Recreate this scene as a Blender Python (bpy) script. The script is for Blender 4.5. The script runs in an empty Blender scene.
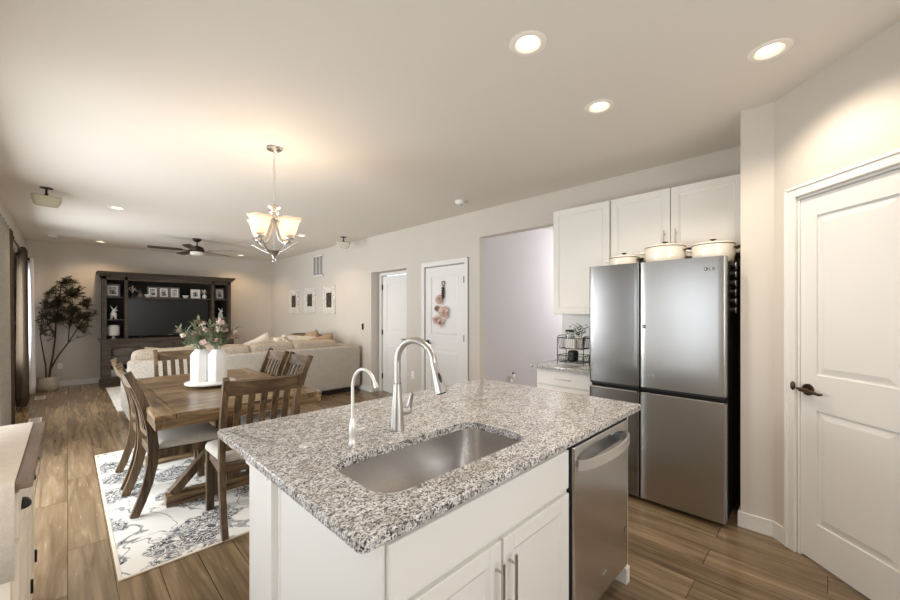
import bpy, bmesh, math, random
from mathutils import Vector, Matrix, Euler
random.seed(7)
PI = math.pi
S = bpy.context.scene
C = S.collection

# ------------------------------------------------------------ camera, world, exposure
CAM_H = 1.42
cam_d = bpy.data.cameras.new('camera'); cam = bpy.data.objects.new('camera', cam_d); C.objects.link(cam)
cam_d.sensor_width = 36.0; cam_d.lens = 380.0 / 900.0 * 36.0
cam_d.shift_y = 12.0 / 900.0
cam_d.clip_start = 0.05
cam.location = (0, 0, CAM_H); cam.rotation_euler = (math.radians(90), 0, -math.radians(45.18))
S.camera = cam
S.view_settings.view_transform = 'Standard'; S.view_settings.look = 'None'
S.view_settings.gamma = 1.0; S.view_settings.exposure = 0.33
S.cycles.max_bounces = 8; S.cycles.diffuse_bounces = 5; S.cycles.glossy_bounces = 4
S.cycles.transparent_max_bounces = 8; S.cycles.use_denoising = True
S.cycles.sample_clamp_indirect = 6.0

w = bpy.data.worlds.new('sky'); S.world = w; w.use_nodes = True
bg = w.node_tree.nodes['Background']; bg.inputs[0].default_value = (0.80, 0.90, 1.0, 1); bg.inputs[1].default_value = 1.6

def area(name, loc, rot, sx, sy, power, col=(1, 1, 1), spread=PI):
    d = bpy.data.lights.new(name, 'AREA'); d.shape = 'RECTANGLE'; d.size = sx; d.size_y = sy
    d.energy = power; d.color = col; d.spread = spread
    o = bpy.data.objects.new(name, d); o.location = loc; o.rotation_euler = rot; C.objects.link(o); return o
# daylight outside each window (left wall windows, added fill opening behind the camera, hall beyond the opening)
DAY = (0.93, 0.97, 1.0)
area('daylight_garden_door', (-0.95, 1.35, 1.25), (0, -PI/2, 0), 2.4, 2.2, 34, DAY)
area('daylight_patio_door', (-0.95, 4.25, 1.2), (0, -PI/2, 0), 2.0, 1.9, 108, DAY)
area('daylight_living_window', (-0.95, 7.6, 1.4), (0, -PI/2, 0), 1.5, 1.4, 80, DAY)
area('daylight_far_window', (-0.95, 9.5, 1.4), (0, -PI/2, 0), 1.5, .6, 24, DAY)
area('fill_behind_camera', (0.7, -1.75, 1.55), (PI/2, 0, 0), 2.2, 1.4, 33, (1, .985, .96))  # unseen source added as frontal fill from behind the camera
area('daylight_stair_hall', (6.9, 2.3, 2.2), (0, PI/2, 0), 1.4, 1.4, 48, (.95, .96, 1.0))

# ------------------------------------------------------------ materials
def srgb(r, g, b):
    f = lambda c: (c/255/12.92) if c/255 <= .04045 else ((c/255+.055)/1.055)**2.4
    return (f(r), f(g), f(b), 1)
def mat(name, col, rough=.6, metal=0.0, spec=.5, bump=None, **kw):
    m = bpy.data.materials.new(name); m.use_nodes = True
    nt = m.node_tree; b = nt.nodes['Principled BSDF']
    b.inputs['Base Color'].default_value = col; b.inputs['Roughness'].default_value = rough
    b.inputs['Metallic'].default_value = metal; b.inputs['Specular IOR Level'].default_value = spec
    for k, v in kw.items(): b.inputs[k.replace('_', ' ')].default_value = v
    if bump:
        sc, st = bump
        tc = nt.nodes.new('ShaderNodeTexCoord'); n = nt.nodes.new('ShaderNodeTexNoise'); n.inputs['Scale'].default_value = sc
        n.inputs['Detail'].default_value = 4
        bp = nt.nodes.new('ShaderNodeBump'); bp.inputs['Strength'].default_value = st; bp.inputs['Distance'].default_value = .01
        nt.links.new(tc.outputs['Object'], n.inputs['Vector']); nt.links.new(n.outputs['Fac'], bp.inputs['Height'])
        nt.links.new(bp.outputs[0], b.inputs['Normal'])
    return m
def ramp(nt, src, stops, interp='LINEAR'):
    r = nt.nodes.new('ShaderNodeValToRGB'); r.color_ramp.interpolation = interp
    e = r.color_ramp.elements
    while len(e) < len(stops): e.new(.5)
    for i, (p, c) in enumerate(stops): e[i].position = p; e[i].color = c
    nt.links.new(src, r.inputs[0]); return r.outputs[0]
def mapping(nt, scale=(1, 1, 1), rot=(0, 0, 0), src='Object'):
    tc = nt.nodes.new('ShaderNodeTexCoord'); mp = nt.nodes.new('ShaderNodeMapping')
    mp.inputs['Scale'].default_value = scale; mp.inputs['Rotation'].default_value = rot
    nt.links.new(tc.outputs[src], mp.inputs[0]); return mp.outputs[0]
def noise(nt, vec, scale, detail=4, rough=.5, dist=0):
    n = nt.nodes.new('ShaderNodeTexNoise'); n.inputs['Scale'].default_value = scale; n.inputs['Detail'].default_value = detail
    n.inputs['Roughness'].default_value = rough; n.inputs['Distortion'].default_value = dist
    nt.links.new(vec, n.inputs['Vector']); return n.outputs['Fac']
def mix(nt, fac, a, b, mode='MIX'):
    m = nt.nodes.new('ShaderNodeMix'); m.data_type = 'RGBA'; m.blend_type = mode
    for s, v in ((m.inputs[0], fac), (m.inputs[6], a), (m.inputs[7], b)):
        if hasattr(v, 'links'): nt.links.new(v, s)
        else: s.default_value = v
    return m.outputs[2]
def bsdf(m): return m.node_tree.nodes['Principled BSDF']

def floor_mat():
    m = mat('floor_planks', (.3, .2, .1, 1), .3, spec=.45); nt = m.node_tree; b = bsdf(m)
    v = mapping(nt, (1, 1, 1), (0, 0, PI/2))
    br = nt.nodes.new('ShaderNodeTexBrick'); nt.links.new(v, br.inputs['Vector'])
    br.inputs['Scale'].default_value = 1; br.inputs['Brick Width'].default_value = 1.35; br.inputs['Row Height'].default_value = .18
    br.inputs['Mortar Size'].default_value = .0018; br.inputs['Mortar Smooth'].default_value = .2; br.offset = .37; br.squash = 1
    br.inputs['Color1'].default_value = (0, 0, 0, 1); br.inputs['Color2'].default_value = (1, 1, 1, 1); br.inputs['Mortar'].default_value = (.5, .5, .5, 1)
    v2 = mapping(nt, (11, .7, 1))
    n0 = nt.nodes.new('ShaderNodeVectorMath'); n0.operation = 'ADD'
    sc = nt.nodes.new('ShaderNodeVectorMath'); sc.operation = 'SCALE'; nt.links.new(br.outputs['Color'], sc.inputs[0]); sc.inputs['Scale'].default_value = 13
    nt.links.new(v2, n0.inputs[0]); nt.links.new(sc.outputs[0], n0.inputs[1])
    g = noise(nt, n0.outputs[0], 1.6, 5, .55, .9)
    g2 = noise(nt, n0.outputs[0], 7, 4, .6, .4)
    base = ramp(nt, g, [(.28, srgb(100, 83, 62)), (.45, srgb(125, 106, 82)), (.55, srgb(138, 118, 93)), (.72, srgb(158, 137, 110))])
    tone = ramp(nt, br.outputs['Color'], [(0, (.80, .78, .76, 1)), (1, (1.08, 1.06, 1.04, 1))])
    c = mix(nt, 1.0, base, tone, 'MULTIPLY')
    fine = ramp(nt, g2, [(.30, (.84, .82, .80, 1)), (.6, (1.05, 1.05, 1.05, 1))])
    c = mix(nt, .7, c, fine, 'MULTIPLY')
    c = mix(nt, br.outputs['Fac'], c, srgb(48, 32, 20))
    nt.links.new(c, b.inputs['Base Color'])
    rr = ramp(nt, g2, [(.3, (.18, .18, .18, 1)), (.7, (.28, .28, .28, 1))]); nt.links.new(rr, b.inputs['Roughness'])
    bp = nt.nodes.new('ShaderNodeBump'); bp.inputs['Strength'].default_value = .12; bp.inputs['Distance'].default_value = .004
    nt.links.new(g2, bp.inputs['Height']); nt.links.new(bp.outputs[0], b.inputs['Normal'])
    return m
def wood_mat(name, dark, mid, light, axis='x', rough=.5, scale=1.0):
    m = mat(name, mid, rough, spec=.4); nt = m.node_tree; b = bsdf(m)
    s = {'x': (1.2, 14, 14), 'y': (14, 1.2, 14), 'z': (14, 14, 1.2)}[axis]
    v = mapping(nt, tuple(k*scale for k in s))
    g = noise(nt, v, 1.5, 7, .65, 1.0); g2 = noise(nt, v, 6, 3, .6)
    c = ramp(nt, g, [(.3, dark), (.5, mid), (.7, light)])
    c = mix(nt, .6, c, ramp(nt, g2, [(.35, (.7, .68, .65, 1)), (.6, (1.05, 1.05, 1.05, 1))]), 'MULTIPLY')
    nt.links.new(c, b.inputs['Base Color'])
    bp = nt.nodes.new('ShaderNodeBump'); bp.inputs['Strength'].default_value = .25; bp.inputs['Distance'].default_value = .004
    nt.links.new(g, bp.inputs['Height']); nt.links.new(bp.outputs[0], b.inputs['Normal'])
    return m
def granite_mat():
    m = mat('granite', (.6, .6, .6, 1), .15, spec=.5); nt = m.node_tree; b = bsdf(m)
    v = mapping(nt, (1, 1.5, 1), (0, 0, .5))
    n1 = noise(nt, v, 150, 6, .75, .2)
    n2 = noise(nt, v, 60, 5, .66, .5)
    n3 = noise(nt, v, 9, 4, .6, 1.2)
    c = ramp(nt, n1, [(.36, srgb(38, 36, 38)), (.43, srgb(104, 102, 104)), (.47, srgb(188, 186, 184)), (.53, srgb(226, 224, 221)), (.7, srgb(244, 243, 240))])
    dk = ramp(nt, n2, [(.36, srgb(70, 66, 68)), (.43, srgb(170, 167, 166)), (.49, (1, 1, 1, 1))])
    c = mix(nt, .8, c, dk, 'MULTIPLY')
    c = mix(nt, .6, c, ramp(nt, n3, [(.38, srgb(200, 192, 184)), (.55, (1, 1, 1, 1))]), 'MULTIPLY')
    vo = nt.nodes.new('ShaderNodeTexVoronoi'); vo.inputs['Scale'].default_value = 210; nt.links.new(v, vo.inputs['Vector'])
    sp = nt.nodes.new('ShaderNodeSeparateColor'); nt.links.new(vo.outputs['Color'], sp.inputs[0])
    blk = ramp(nt, sp.outputs[0], [(.0, (1, 1, 1, 1)), (.08, (0, 0, 0, 1))], 'CONSTANT')
    c = mix(nt, blk, c, srgb(52, 47, 49))
    nt.links.new(c, b.inputs['Base Color'])
    return m
def steel_mat(name, col, rough=.26):
    m = mat(name, col, rough, 1.0, Anisotropic=.35); nt = m.node_tree; b = bsdf(m)
    return m
def fabric_mat(name, c1, c2, scale=180, bumpst=.3, rough=.95):
    m = mat(name, c1, rough, spec=.15); nt = m.node_tree; b = bsdf(m)
    v = mapping(nt); n = noise(nt, v, scale, 3, .7); n2 = noise(nt, v, scale*.12, 4, .6)
    c = ramp(nt, n, [(.35, c1), (.65, c2)]); c = mix(nt, .35, c, ramp(nt, n2, [(.3, (.75, .75, .75, 1)), (.7, (1.05, 1.05, 1.05, 1))]), 'MULTIPLY')
    nt.links.new(c, b.inputs['Base Color'])
    bp = nt.nodes.new('ShaderNodeBump'); bp.inputs['Strength'].default_value = bumpst; bp.inputs['Distance'].default_value = .004
    nt.links.new(n, bp.inputs['Height']); nt.links.new(bp.outputs[0], b.inputs['Normal']); return m
def rug_mat():
    m = mat('dining_rug', (.8, .8, .8, 1), .95, spec=.1); nt = m.node_tree; b = bsdf(m)
    v = mapping(nt)
    cr = srgb(226, 222, 214)
    ch = srgb(76, 78, 88)
    # sketchy leaf sprays: contour strokes and dabs inside floral clumps
    cl = nt.nodes.new('ShaderNodeTexVoronoi'); cl.inputs['Scale'].default_value = 2.7; cl.inputs['Randomness'].default_value = .75
    nt.links.new(v, cl.inputs['Vector'])
    wob = noise(nt, v, 7, 4, .6)
    su = nt.nodes.new('ShaderNodeMath'); su.operation = 'MULTIPLY_ADD'; nt.links.new(wob, su.inputs[0]); su.inputs[1].default_value = .75; nt.links.new(cl.outputs['Distance'], su.inputs[2])
    clump = ramp(nt, su.outputs[0], [(.84, (1, 1, 1, 1)), (.90, (0, 0, 0, 1))])
    ve = mapping(nt, (1, 1.7, 1), (0, 0, .6))
    n = noise(nt, ve, 11, 2, .5, 1.2)
    K0 = (0, 0, 0, 1); K1 = (1, 1, 1, 1)
    st = ramp(nt, n, [(.37, K1), (.385, K0), (.40, K0), (.41, K1), (.45, K1), (.46, K0), (.49, K0), (.50, K1), (.57, K1), (.58, K0), (.62, K0), (.63, K1)])
    br = ramp(nt, noise(nt, ve, 42, 3, .6), [(.34, K0), (.42, K1)])
    f1 = mix(nt, 1.0, clump, st, 'MULTIPLY'); f1 = mix(nt, 1.0, f1, br, 'MULTIPLY')
    n4 = noise(nt, v, 3.2, 2, .5, .8)
    vine = ramp(nt, n4, [(.485, K0), (.492, (.7, .7, .7, 1)), (.508, (.7, .7, .7, 1)), (.515, K0)])
    vine = mix(nt, 1.0, vine, br, 'MULTIPLY')
    f = mix(nt, 1.0, f1, vine, 'LIGHTEN')
    gr = ramp(nt, noise(nt, v, 5, 2), [(.46, srgb(66, 66, 72)), (.66, srgb(128, 127, 130))])
    c = mix(nt, f, cr, gr)
    nt.links.new(c, b.inputs['Base Color'])
    bp = nt.nodes.new('ShaderNodeBump'); bp.inputs['Strength'].default_value = .4; bp.inputs['Distance'].default_value = .004
    nt.links.new(noise(nt, v, 300, 2), bp.inputs['Height']); nt.links.new(bp.outputs[0], b.inputs['Normal'])
    return m
def emit(name, col, st):
    m = bpy.data.materials.new(name); m.use_nodes = True; nt = m.node_tree; nt.nodes.clear()
    e = nt.nodes.new('ShaderNodeEmission'); o = nt.nodes.new('ShaderNodeOutputMaterial'); e.inputs[0].default_value = col; e.inputs[1].default_value = st
    nt.links.new(e.outputs[0], o.inputs[0]); return m
def glass_mat(name, tint=(1, 1, 1, 1), gl=.08, rough=.02):
    m = bpy.data.materials.new(name); m.use_nodes = True; nt = m.node_tree; nt.nodes.clear()
    t = nt.nodes.new('ShaderNodeBsdfTransparent'); g = nt.nodes.new('ShaderNodeBsdfGlossy'); x = nt.nodes.new('ShaderNodeMixShader')
    o = nt.nodes.new('ShaderNodeOutputMaterial'); t.inputs[0].default_value = tint; g.inputs['Roughness'].default_value = rough
    x.inputs[0].default_value = gl; nt.links.new(t.outputs[0], x.inputs[1]); nt.links.new(g.outputs[0], x.inputs[2]); nt.links.new(x.outputs[0], o.inputs[0]); return m
def shade_mat():
    m = bpy.data.materials.new('frosted_shade'); m.use_nodes = True; nt = m.node_tree; nt.nodes.clear()
    d = nt.nodes.new('ShaderNodeBsdfDiffuse'); t = nt.nodes.new('ShaderNodeBsdfTranslucent'); x = nt.nodes.new('ShaderNodeMixShader')
    e = nt.nodes.new('ShaderNodeEmission'); a = nt.nodes.new('ShaderNodeAddShader'); o = nt.nodes.new('ShaderNodeOutputMaterial')
    d.inputs[0].default_value = (.80, .72, .64, 1); t.inputs[0].default_value = (.86, .76, .66, 1); x.inputs[0].default_value = .6
    e.inputs[0].default_value = (1, .80, .62, 1); e.inputs[1].default_value = .16
    nt.links.new(d.outputs[0], x.inputs[1]); nt.links.new(t.outputs[0], x.inputs[2]); nt.links.new(x.outputs[0], a.inputs[0]); nt.links.new(e.outputs[0], a.inputs[1]); nt.links.new(a.outputs[0], o.inputs[0]); return m

M = dict(
 floor=floor_mat(),
 wall=mat('wall_paint', srgb(210, 203, 193), .85, spec=.2, bump=(260, .05)),
 ceil=mat('ceiling_paint', srgb(226, 219, 209), .9, spec=.15, bump=(180, .06)),
 hall=mat('hall_paint', srgb(206, 202, 202), .85, spec=.2),
 trim=mat('white_trim', srgb(232, 230, 226), .45, spec=.4),
 door=mat('white_door', srgb(232, 230, 227), .42, spec=.4),
 cab=mat('white_cabinet', srgb(234, 231, 225), .38, spec=.4),
 granite=granite_mat(),
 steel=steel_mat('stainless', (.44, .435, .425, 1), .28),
 steel_dim_refl=steel_mat('stainless_dim_reflection', (.25, .245, .24, 1), .25),  # same stainless; the left doors' darker reflection is put into the colour
 dwsteel=steel_mat('dishwasher_steel', (.68, .685, .69, 1), .26),
 sink=steel_mat('sink_steel', (.70, .68, .66, 1), .25),
 satinsteel=mat('satin_steel', (.78, .77, .75, 1), .34, .85),
 nickel=mat('brushed_nickel', (.55, .53, .50, 1), .32, 1.0),
 satin=mat('satin_white_metal', (.80, .78, .74, 1), .3, .6),
 chrome=mat('chrome', (.75, .75, .75, 1), .12, 1.0),
 fridgeside=mat('fridge_side', srgb(58, 58, 60), .35, .4),
 black=mat('black_plastic', srgb(20, 20, 21), .4),
 blackmetal=mat('black_metal', srgb(26, 25, 25), .45, .5),
 dgap=mat('dark_recess', srgb(14, 14, 14), .8),
 tablew=wood_mat('rustic_wood', srgb(48, 34, 22), srgb(122, 97, 68), srgb(186, 160, 124), 'x', .30),
 tabley=wood_mat('rustic_wood_long', srgb(48, 34, 22), srgb(122, 97, 68), srgb(186, 160, 124), 'y', .30),
 chairw=wood_mat('chair_wood', srgb(50, 38, 27), srgb(94, 75, 54), srgb(134, 112, 84), 'z', .42),
 chairx=wood_mat('chair_wood_cross', srgb(50, 38, 27), srgb(94, 75, 54), srgb(134, 112, 84), 'x', .42),
 seat=fabric_mat('seat_fabric', srgb(196, 190, 180), srgb(222, 217, 208), 220, .15),
 darkw=wood_mat('dark_stained_wood', srgb(46, 38, 31), srgb(74, 63, 53), srgb(94, 82, 70), 'x', .5),
 darkin=wood_mat('dark_cabinet_inside', srgb(20, 17, 15), srgb(27, 23, 20), srgb(34, 29, 26), 'x', .65),
 screen=mat('tv_screen', srgb(14, 14, 16), .22, spec=.5),
 sofa=fabric_mat('sofa_fabric', srgb(166, 156, 144), srgb(212, 204, 192), 70, .6),
 cushion=fabric_mat('cushion_fabric', srgb(160, 147, 131), srgb(206, 194, 177), 70, .6),
 cream=fabric_mat('cream_fabric', srgb(214, 204, 190), srgb(234, 226, 214), 120, .3),
 tan=fabric_mat('tan_fabric', srgb(156, 132, 108), srgb(186, 162, 136), 120, .4),
 brownf=fabric_mat('brown_throw', srgb(92, 76, 62), srgb(128, 108, 90), 120, .6),
 sofafoot=mat('sofa_foot', srgb(28, 24, 22), .5),
 rug=rug_mat(), rugside=mat('rug_binding', srgb(216, 204, 186), .95),
 lrug=fabric_mat('living_rug', srgb(196, 192, 188), srgb(226, 222, 216), 20, .3),
 curt=fabric_mat('brown_curtain', srgb(70, 60, 49), srgb(92, 80, 66), 160, .3),
 curtg=fabric_mat('grey_curtain', srgb(150, 146, 138), srgb(178, 174, 166), 160, .3),
 curtw=fabric_mat('white_curtain', srgb(222, 220, 224), srgb(238, 236, 240), 160, .1),
 vase=mat('white_ceramic', srgb(238, 236, 232), .28),
 pot=mat('planter_ceramic', srgb(206, 196, 182), .6),
 soil=mat('soil', srgb(52, 38, 28), .95),
 bark=mat('bark', srgb(70, 52, 38), .9, bump=(60, .5)),
 leaf=mat('olive_leaf', srgb(66, 66, 46), .5),
 leaf2=mat('bouquet_leaf', srgb(112, 124, 92), .55),
 leaf3=mat('herb_leaf', srgb(58, 74, 48), .5),
 pink=mat('pink_blossom', srgb(212, 186, 176), .8),
 whitef=mat('white_blossom', srgb(232, 220, 208), .8),
 mauve=mat('dusty_blossom', srgb(160, 134, 122), .8),
 rose=mat('paper_rose', srgb(246, 226, 216), .85),
 enamel=mat('cream_enamel', srgb(238, 230, 216), .16, spec=.6),
 bronze=mat('bronze', srgb(92, 74, 58), .35, .9),
 bronzed=mat('dark_bronze', srgb(58, 46, 38), .4, .7),
 pewter=mat('pewter', srgb(120, 112, 104), .28, .95),
 plate=mat('outlet_plastic', srgb(244, 242, 238), .4),
 speaker=mat('speaker_shell', srgb(178, 169, 144), .6),
 bulb=emit('lit_lens', (1, .92, .80, 1), 4.0),
 bulb2=emit('chandelier_bulb', (1, .84, .64, 1), 5.0),
 fanglass=mat('fan_glass', srgb(226, 220, 208), .35),
 shade=shade_mat(),
 glass=glass_mat('window_glass'), cabglass=glass_mat('cabinet_glass', (.75, .75, .75, 1), .16),
 jar=glass_mat('jar_glass', (.85, .88, .86, 1), .18),
 photo=mat('photo_print', srgb(120, 114, 108), .5),
 baffle=mat('warm_baffle', srgb(240, 222, 200), .4), ceilw=mat('fixture_white', srgb(246, 238, 226), .5),
 white=mat('plain_white', srgb(238, 236, 232), .5),
 frame_w=mat('frame_white', srgb(232, 228, 220), .5),
 runner=fabric_mat('table_runner', srgb(226, 214, 198), srgb(238, 228, 214), 200, .1),
 bufw=mat('sideboard_paint', srgb(228, 216, 198), .45),
 buft=wood_mat('sideboard_top', srgb(92, 74, 58), srgb(128, 106, 84), srgb(150, 128, 104), 'y', .45),
 vent=mat('register_paint', srgb(206, 200, 190), .5), ventd=mat('register_dark', srgb(98, 92, 92), .8),
 label=mat('logo_grey', srgb(70, 68, 66), .5), silver=mat('logo_silver', srgb(210, 210, 210), .25, .8),
 bead=mat('dark_bead', srgb(30, 26, 24), .3),
 backsplash=mat('white_tile', srgb(226, 222, 216), .3),
)
# picture content: procedural dark/light blotches
def print_mat(name, sc, a, b_):
    m = mat(name, a, .5); nt = m.node_tree; n = noise(nt, mapping(nt), sc, 3, .6)
    nt.links.new(ramp(nt, n, [(.44, a), (.54, b_)]), bsdf(m).inputs['Base Color']); return m
M['pic'] = print_mat('small_photo', 22, srgb(50, 46, 42), srgb(200, 194, 186))
M['pic2'] = print_mat('wall_photo', 20, srgb(26, 22, 18), srgb(92, 78, 64))
M['strip'] = print_mat('striped_throw', 14, srgb(150, 132, 112), srgb(232, 226, 216))
# ornate frame: fretwork pattern in the white
def fret():
    m = mat('fretwork', srgb(232, 228, 220), .5); nt = m.node_tree
    vo = nt.nodes.new('ShaderNodeTexVoronoi'); vo.feature = 'DISTANCE_TO_EDGE'; vo.inputs['Scale'].default_value = 34
    nt.links.new(mapping(nt), vo.inputs['Vector'])
    nt.links.new(ramp(nt, vo.outputs['Distance'], [(.14, srgb(240, 236, 228)), (.20, srgb(140, 130, 120))]), bsdf(m).inputs['Base Color']); return m
M['fret'] = fret()

# ------------------------------------------------------------ mesh helpers
class MB:
    def __init__(s): s.bm = bmesh.new()
    def _xf(s, vs, mtx):
        if mtx is not None: bmesh.ops.transform(s.bm, matrix=mtx, verts=vs)
    def box(s, lo, hi, bev=0, mtx=None, seg=2):
        r = bmesh.ops.create_cube(s.bm, size=1); vs = r['verts']
        c = [(a+b)/2 for a, b in zip(lo, hi)]; d = [abs(b-a) for a, b in zip(lo, hi)]
        for v in vs: v.co = Vector((v.co.x*d[0]+c[0], v.co.y*d[1]+c[1], v.co.z*d[2]+c[2]))
        if bev > 0:
            es = list({e for v in vs for e in v.link_edges})
            rr = bmesh.ops.bevel(s.bm, geom=es, offset=min(bev, min(d)*.45), segments=seg, affect='EDGES', profile=.5)
            vs = list({v for f in rr['faces'] for v in f.verts} | {v for v in vs if v.is_valid})
        s._xf(vs, mtx); return s
    def cyl(s, p0, p1, r0, r1=None, seg=16, caps=True):
        r1 = r0 if r1 is None else r1; p0, p1 = Vector(p0), Vector(p1); d = p1-p0
        q = d.to_track_quat('Z', 'Y').to_matrix().to_4x4(); q.translation = (p0+p1)/2
        bmesh.ops.create_cone(s.bm, cap_ends=caps, segments=seg, radius1=r0, radius2=r1, depth=d.length, matrix=q); return s
    def sph(s, c, r, sc=(1, 1, 1), u=16, v=10, rot=None):
        m = Matrix.Translation(c) @ (rot.to_matrix().to_4x4() if rot else Matrix()) @ Matrix.Diagonal((*[r*k for k in sc], 1))
        bmesh.ops.create_uvsphere(s.bm, u_segments=u, v_segments=v, radius=1, matrix=m); return s
    def lathe(s, prof, c=(0, 0, 0), seg=32, mtx=None, fn=None):
        rings = []; allv = []
        for r, z in prof:
            if r < 1e-5: ring = [s.bm.verts.new((c[0], c[1], c[2]+z))]
            else:
                ring = []
                for k in range(seg):
                    a = 2*PI*k/seg; rr, zz = (fn(r, z, a) if fn else (r, z))
                    ring.append(s.bm.verts.new((c[0]+rr*math.cos(a), c[1]+rr*math.sin(a), c[2]+zz)))
            rings.append(ring); allv += ring
        for a, b in zip(rings, rings[1:]):
            n = max(len(a), len(b))
            for k in range(n):
                k2 = (k+1) % n
                if len(a) == 1 and len(b) == 1: continue
                if len(a) == 1: s.bm.faces.new((a[0], b[k2], b[k]))
                elif len(b) == 1: s.bm.faces.new((a[k], a[k2], b[0]))
                else: s.bm.faces.new((a[k], a[k2], b[k2], b[k]))
        s._xf(allv, mtx); return s
    def tube(s, pts, r, seg=10, caps=True, flat=None):
        pts = [Vector(p) for p in pts]; n = len(pts); rs = r if isinstance(r, (list, tuple)) else [r]*n
        prev = None; rings = []
        for i, p in enumerate(pts):
            t = (pts[min(i+1, n-1)]-pts[max(i-1, 0)]).normalized()
            if prev is None:
                u = t.orthogonal().normalized() if flat is None else (Vector(flat)-t*Vector(flat).dot(t)).normalized()
            else: u = (prev - t*prev.dot(t)).normalized()
            prev = u; w_ = t.cross(u)
            rings.append([s.bm.verts.new(p+(u*math.cos(2*PI*k/seg)+w_*math.sin(2*PI*k/seg))*rs[i]) for k in range(seg)])
        for a, b in zip(rings, rings[1:]):
            for k in range(seg): s.bm.faces.new((a[k], a[(k+1) % seg], b[(k+1) % seg], b[k]))
        if caps: s.bm.faces.new(rings[0][::-1]); s.bm.faces.new(rings[-1])
        return s
    def sweep(s, pts, hw, ht, side):
        """rectangular section swept along pts: hw half-width along side vector, ht half thickness (lists allowed)"""
        pts = [Vector(p) for p in pts]; n = len(pts); side = Vector(side).normalized()
        hw = hw if isinstance(hw, (list, tuple)) else [hw]*n; ht = ht if isinstance(ht, (list, tuple)) else [ht]*n
        rings = []
        for i, p in enumerate(pts):
            t = (pts[min(i+1, n-1)]-pts[max(i-1, 0)]).normalized(); nn = t.cross(side).normalized()
            rings.append([s.bm.verts.new(p+side*a*hw[i]+nn*b*ht[i]) for a, b in ((-1, -1), (1, -1), (1, 1), (-1, 1))])
        for a, b in zip(rings, rings[1:]):
            for k in range(4): s.bm.faces.new((a[k], a[(k+1) % 4], b[(k+1) % 4], b[k]))
        s.bm.faces.new(rings[0][::-1]); s.bm.faces.new(rings[-1]); return s
    def prism(s, pts, z0, z1, mtx=None):
        a = [s.bm.verts.new((x, y, z0)) for x, y in pts]; b = [s.bm.verts.new((x, y, z1)) for x, y in pts]
        s.bm.faces.new(a[::-1]); s.bm.faces.new(b); n = len(pts)
        for k in range(n): s.bm.faces.new((a[k], a[(k+1) % n], b[(k+1) % n], b[k]))
        s._xf(a+b, mtx); return s
    def soft(s, c, size, rot=None, n=2.6, seg=28, wob=.0, seed=0):
        """soft cushion: superellipsoid of full size (sx, sy, sz)"""
        rnd = random.Random(seed); ph = [rnd.uniform(0, 6) for _ in range(6)]
        vs0 = []; hx, hy, hz = [k/2 for k in size]
        def sg(v, e): return math.copysign(abs(v)**e, v)
        V_ = seg//2; rings = []
        for i in range(1, V_):
            la = -PI/2+PI*i/V_; ring = []
            for k in range(seg):
                lo = 2*PI*k/seg
                x = sg(math.cos(la), 2/n)*sg(math.cos(lo), 2/n); y = sg(math.cos(la), 2/n)*sg(math.sin(lo), 2/n); z = sg(math.sin(la), 2/n)
                f = 1+wob*(math.sin(3*x+ph[0])*math.cos(4*y+ph[1])+.6*math.sin(5*z+ph[2]+4*x))
                ring.append(s.bm.verts.new((x*hx*f, y*hy*f, z*hz*f)))
            rings.append(ring); vs0 += ring
        b = s.bm.verts.new((0, 0, -hz)); t = s.bm.verts.new((0, 0, hz)); vs0 += [b, t]
        for A, B in zip(rings, rings[1:]):
            for k in range(seg): s.bm.faces.new((A[k], A[(k+1) % seg], B[(k+1) % seg], B[k]))
        for k in range(seg):
            s.bm.faces.new((rings[0][(k+1) % seg], rings[0][k], b)); s.bm.faces.new((rings[-1][k], rings[-1][(k+1) % seg], t))
        s._xf(vs0, Matrix.Translation(c) @ (Euler(rot).to_matrix().to_4x4() if rot else Matrix())); return s
    def pad(s, c, size, rot=None, n=14, seed=0, wob=.06):
        """knife-edge pillow, thin axis local y"""
        rnd = random.Random(seed); ph = [rnd.uniform(0, 6) for _ in range(4)]; hx, hy, hz = [k/2 for k in size]; G = []; vs = []
        for sgn in (1, -1):
            g = []
            for i in range(n+1):
                row = []
                for j in range(n+1):
                    x = -1+2*i/n; z = -1+2*j/n
                    if sgn < 0 and (i in (0, n) or j in (0, n)): row.append(G[0][i][j]); continue
                    th = ((1-x**4)*(1-z**4))**.55*(1+wob*math.sin(3*x+ph[0])*math.cos(4*z+ph[1]))
                    pin = 1-.07*(1-abs(x*z))*max(abs(x), abs(z))**3
                    v = s.bm.verts.new((x*hx*pin, sgn*hy*th, z*hz*pin)); row.append(v); vs.append(v)
                g.append(row)
            G.append(g)
        for g in G:
            for i in range(n):
                for j in range(n): s.bm.faces.new((g[i][j], g[i+1][j], g[i+1][j+1], g[i][j+1]))
        s._xf(vs, Matrix.Translation(c) @ (Euler(rot).to_matrix().to_4x4() if rot else Matrix())); return s
    def leaf(s, p, d, L, W, up=(0, 0, 1)):
        d = Vector(d).normalized(); sd = d.cross(Vector(up))
        if sd.length < .1: sd = d.cross(Vector((1, 0, 0)))
        sd.normalize(); p = Vector(p); n = sd.cross(d)
        a = s.bm.verts.new(p); b = s.bm.verts.new(p+d*L*.45+sd*W/2+n*W*.12); c = s.bm.verts.new(p+d*L); e = s.bm.verts.new(p+d*L*.45-sd*W/2+n*W*.12); m_ = s.bm.verts.new(p+d*L*.5)
        s.bm.faces.new((a, b, m_)); s.bm.faces.new((b, c, m_)); s.bm.faces.new((c, e, m_)); s.bm.faces.new((e, a, m_)); return s
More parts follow.
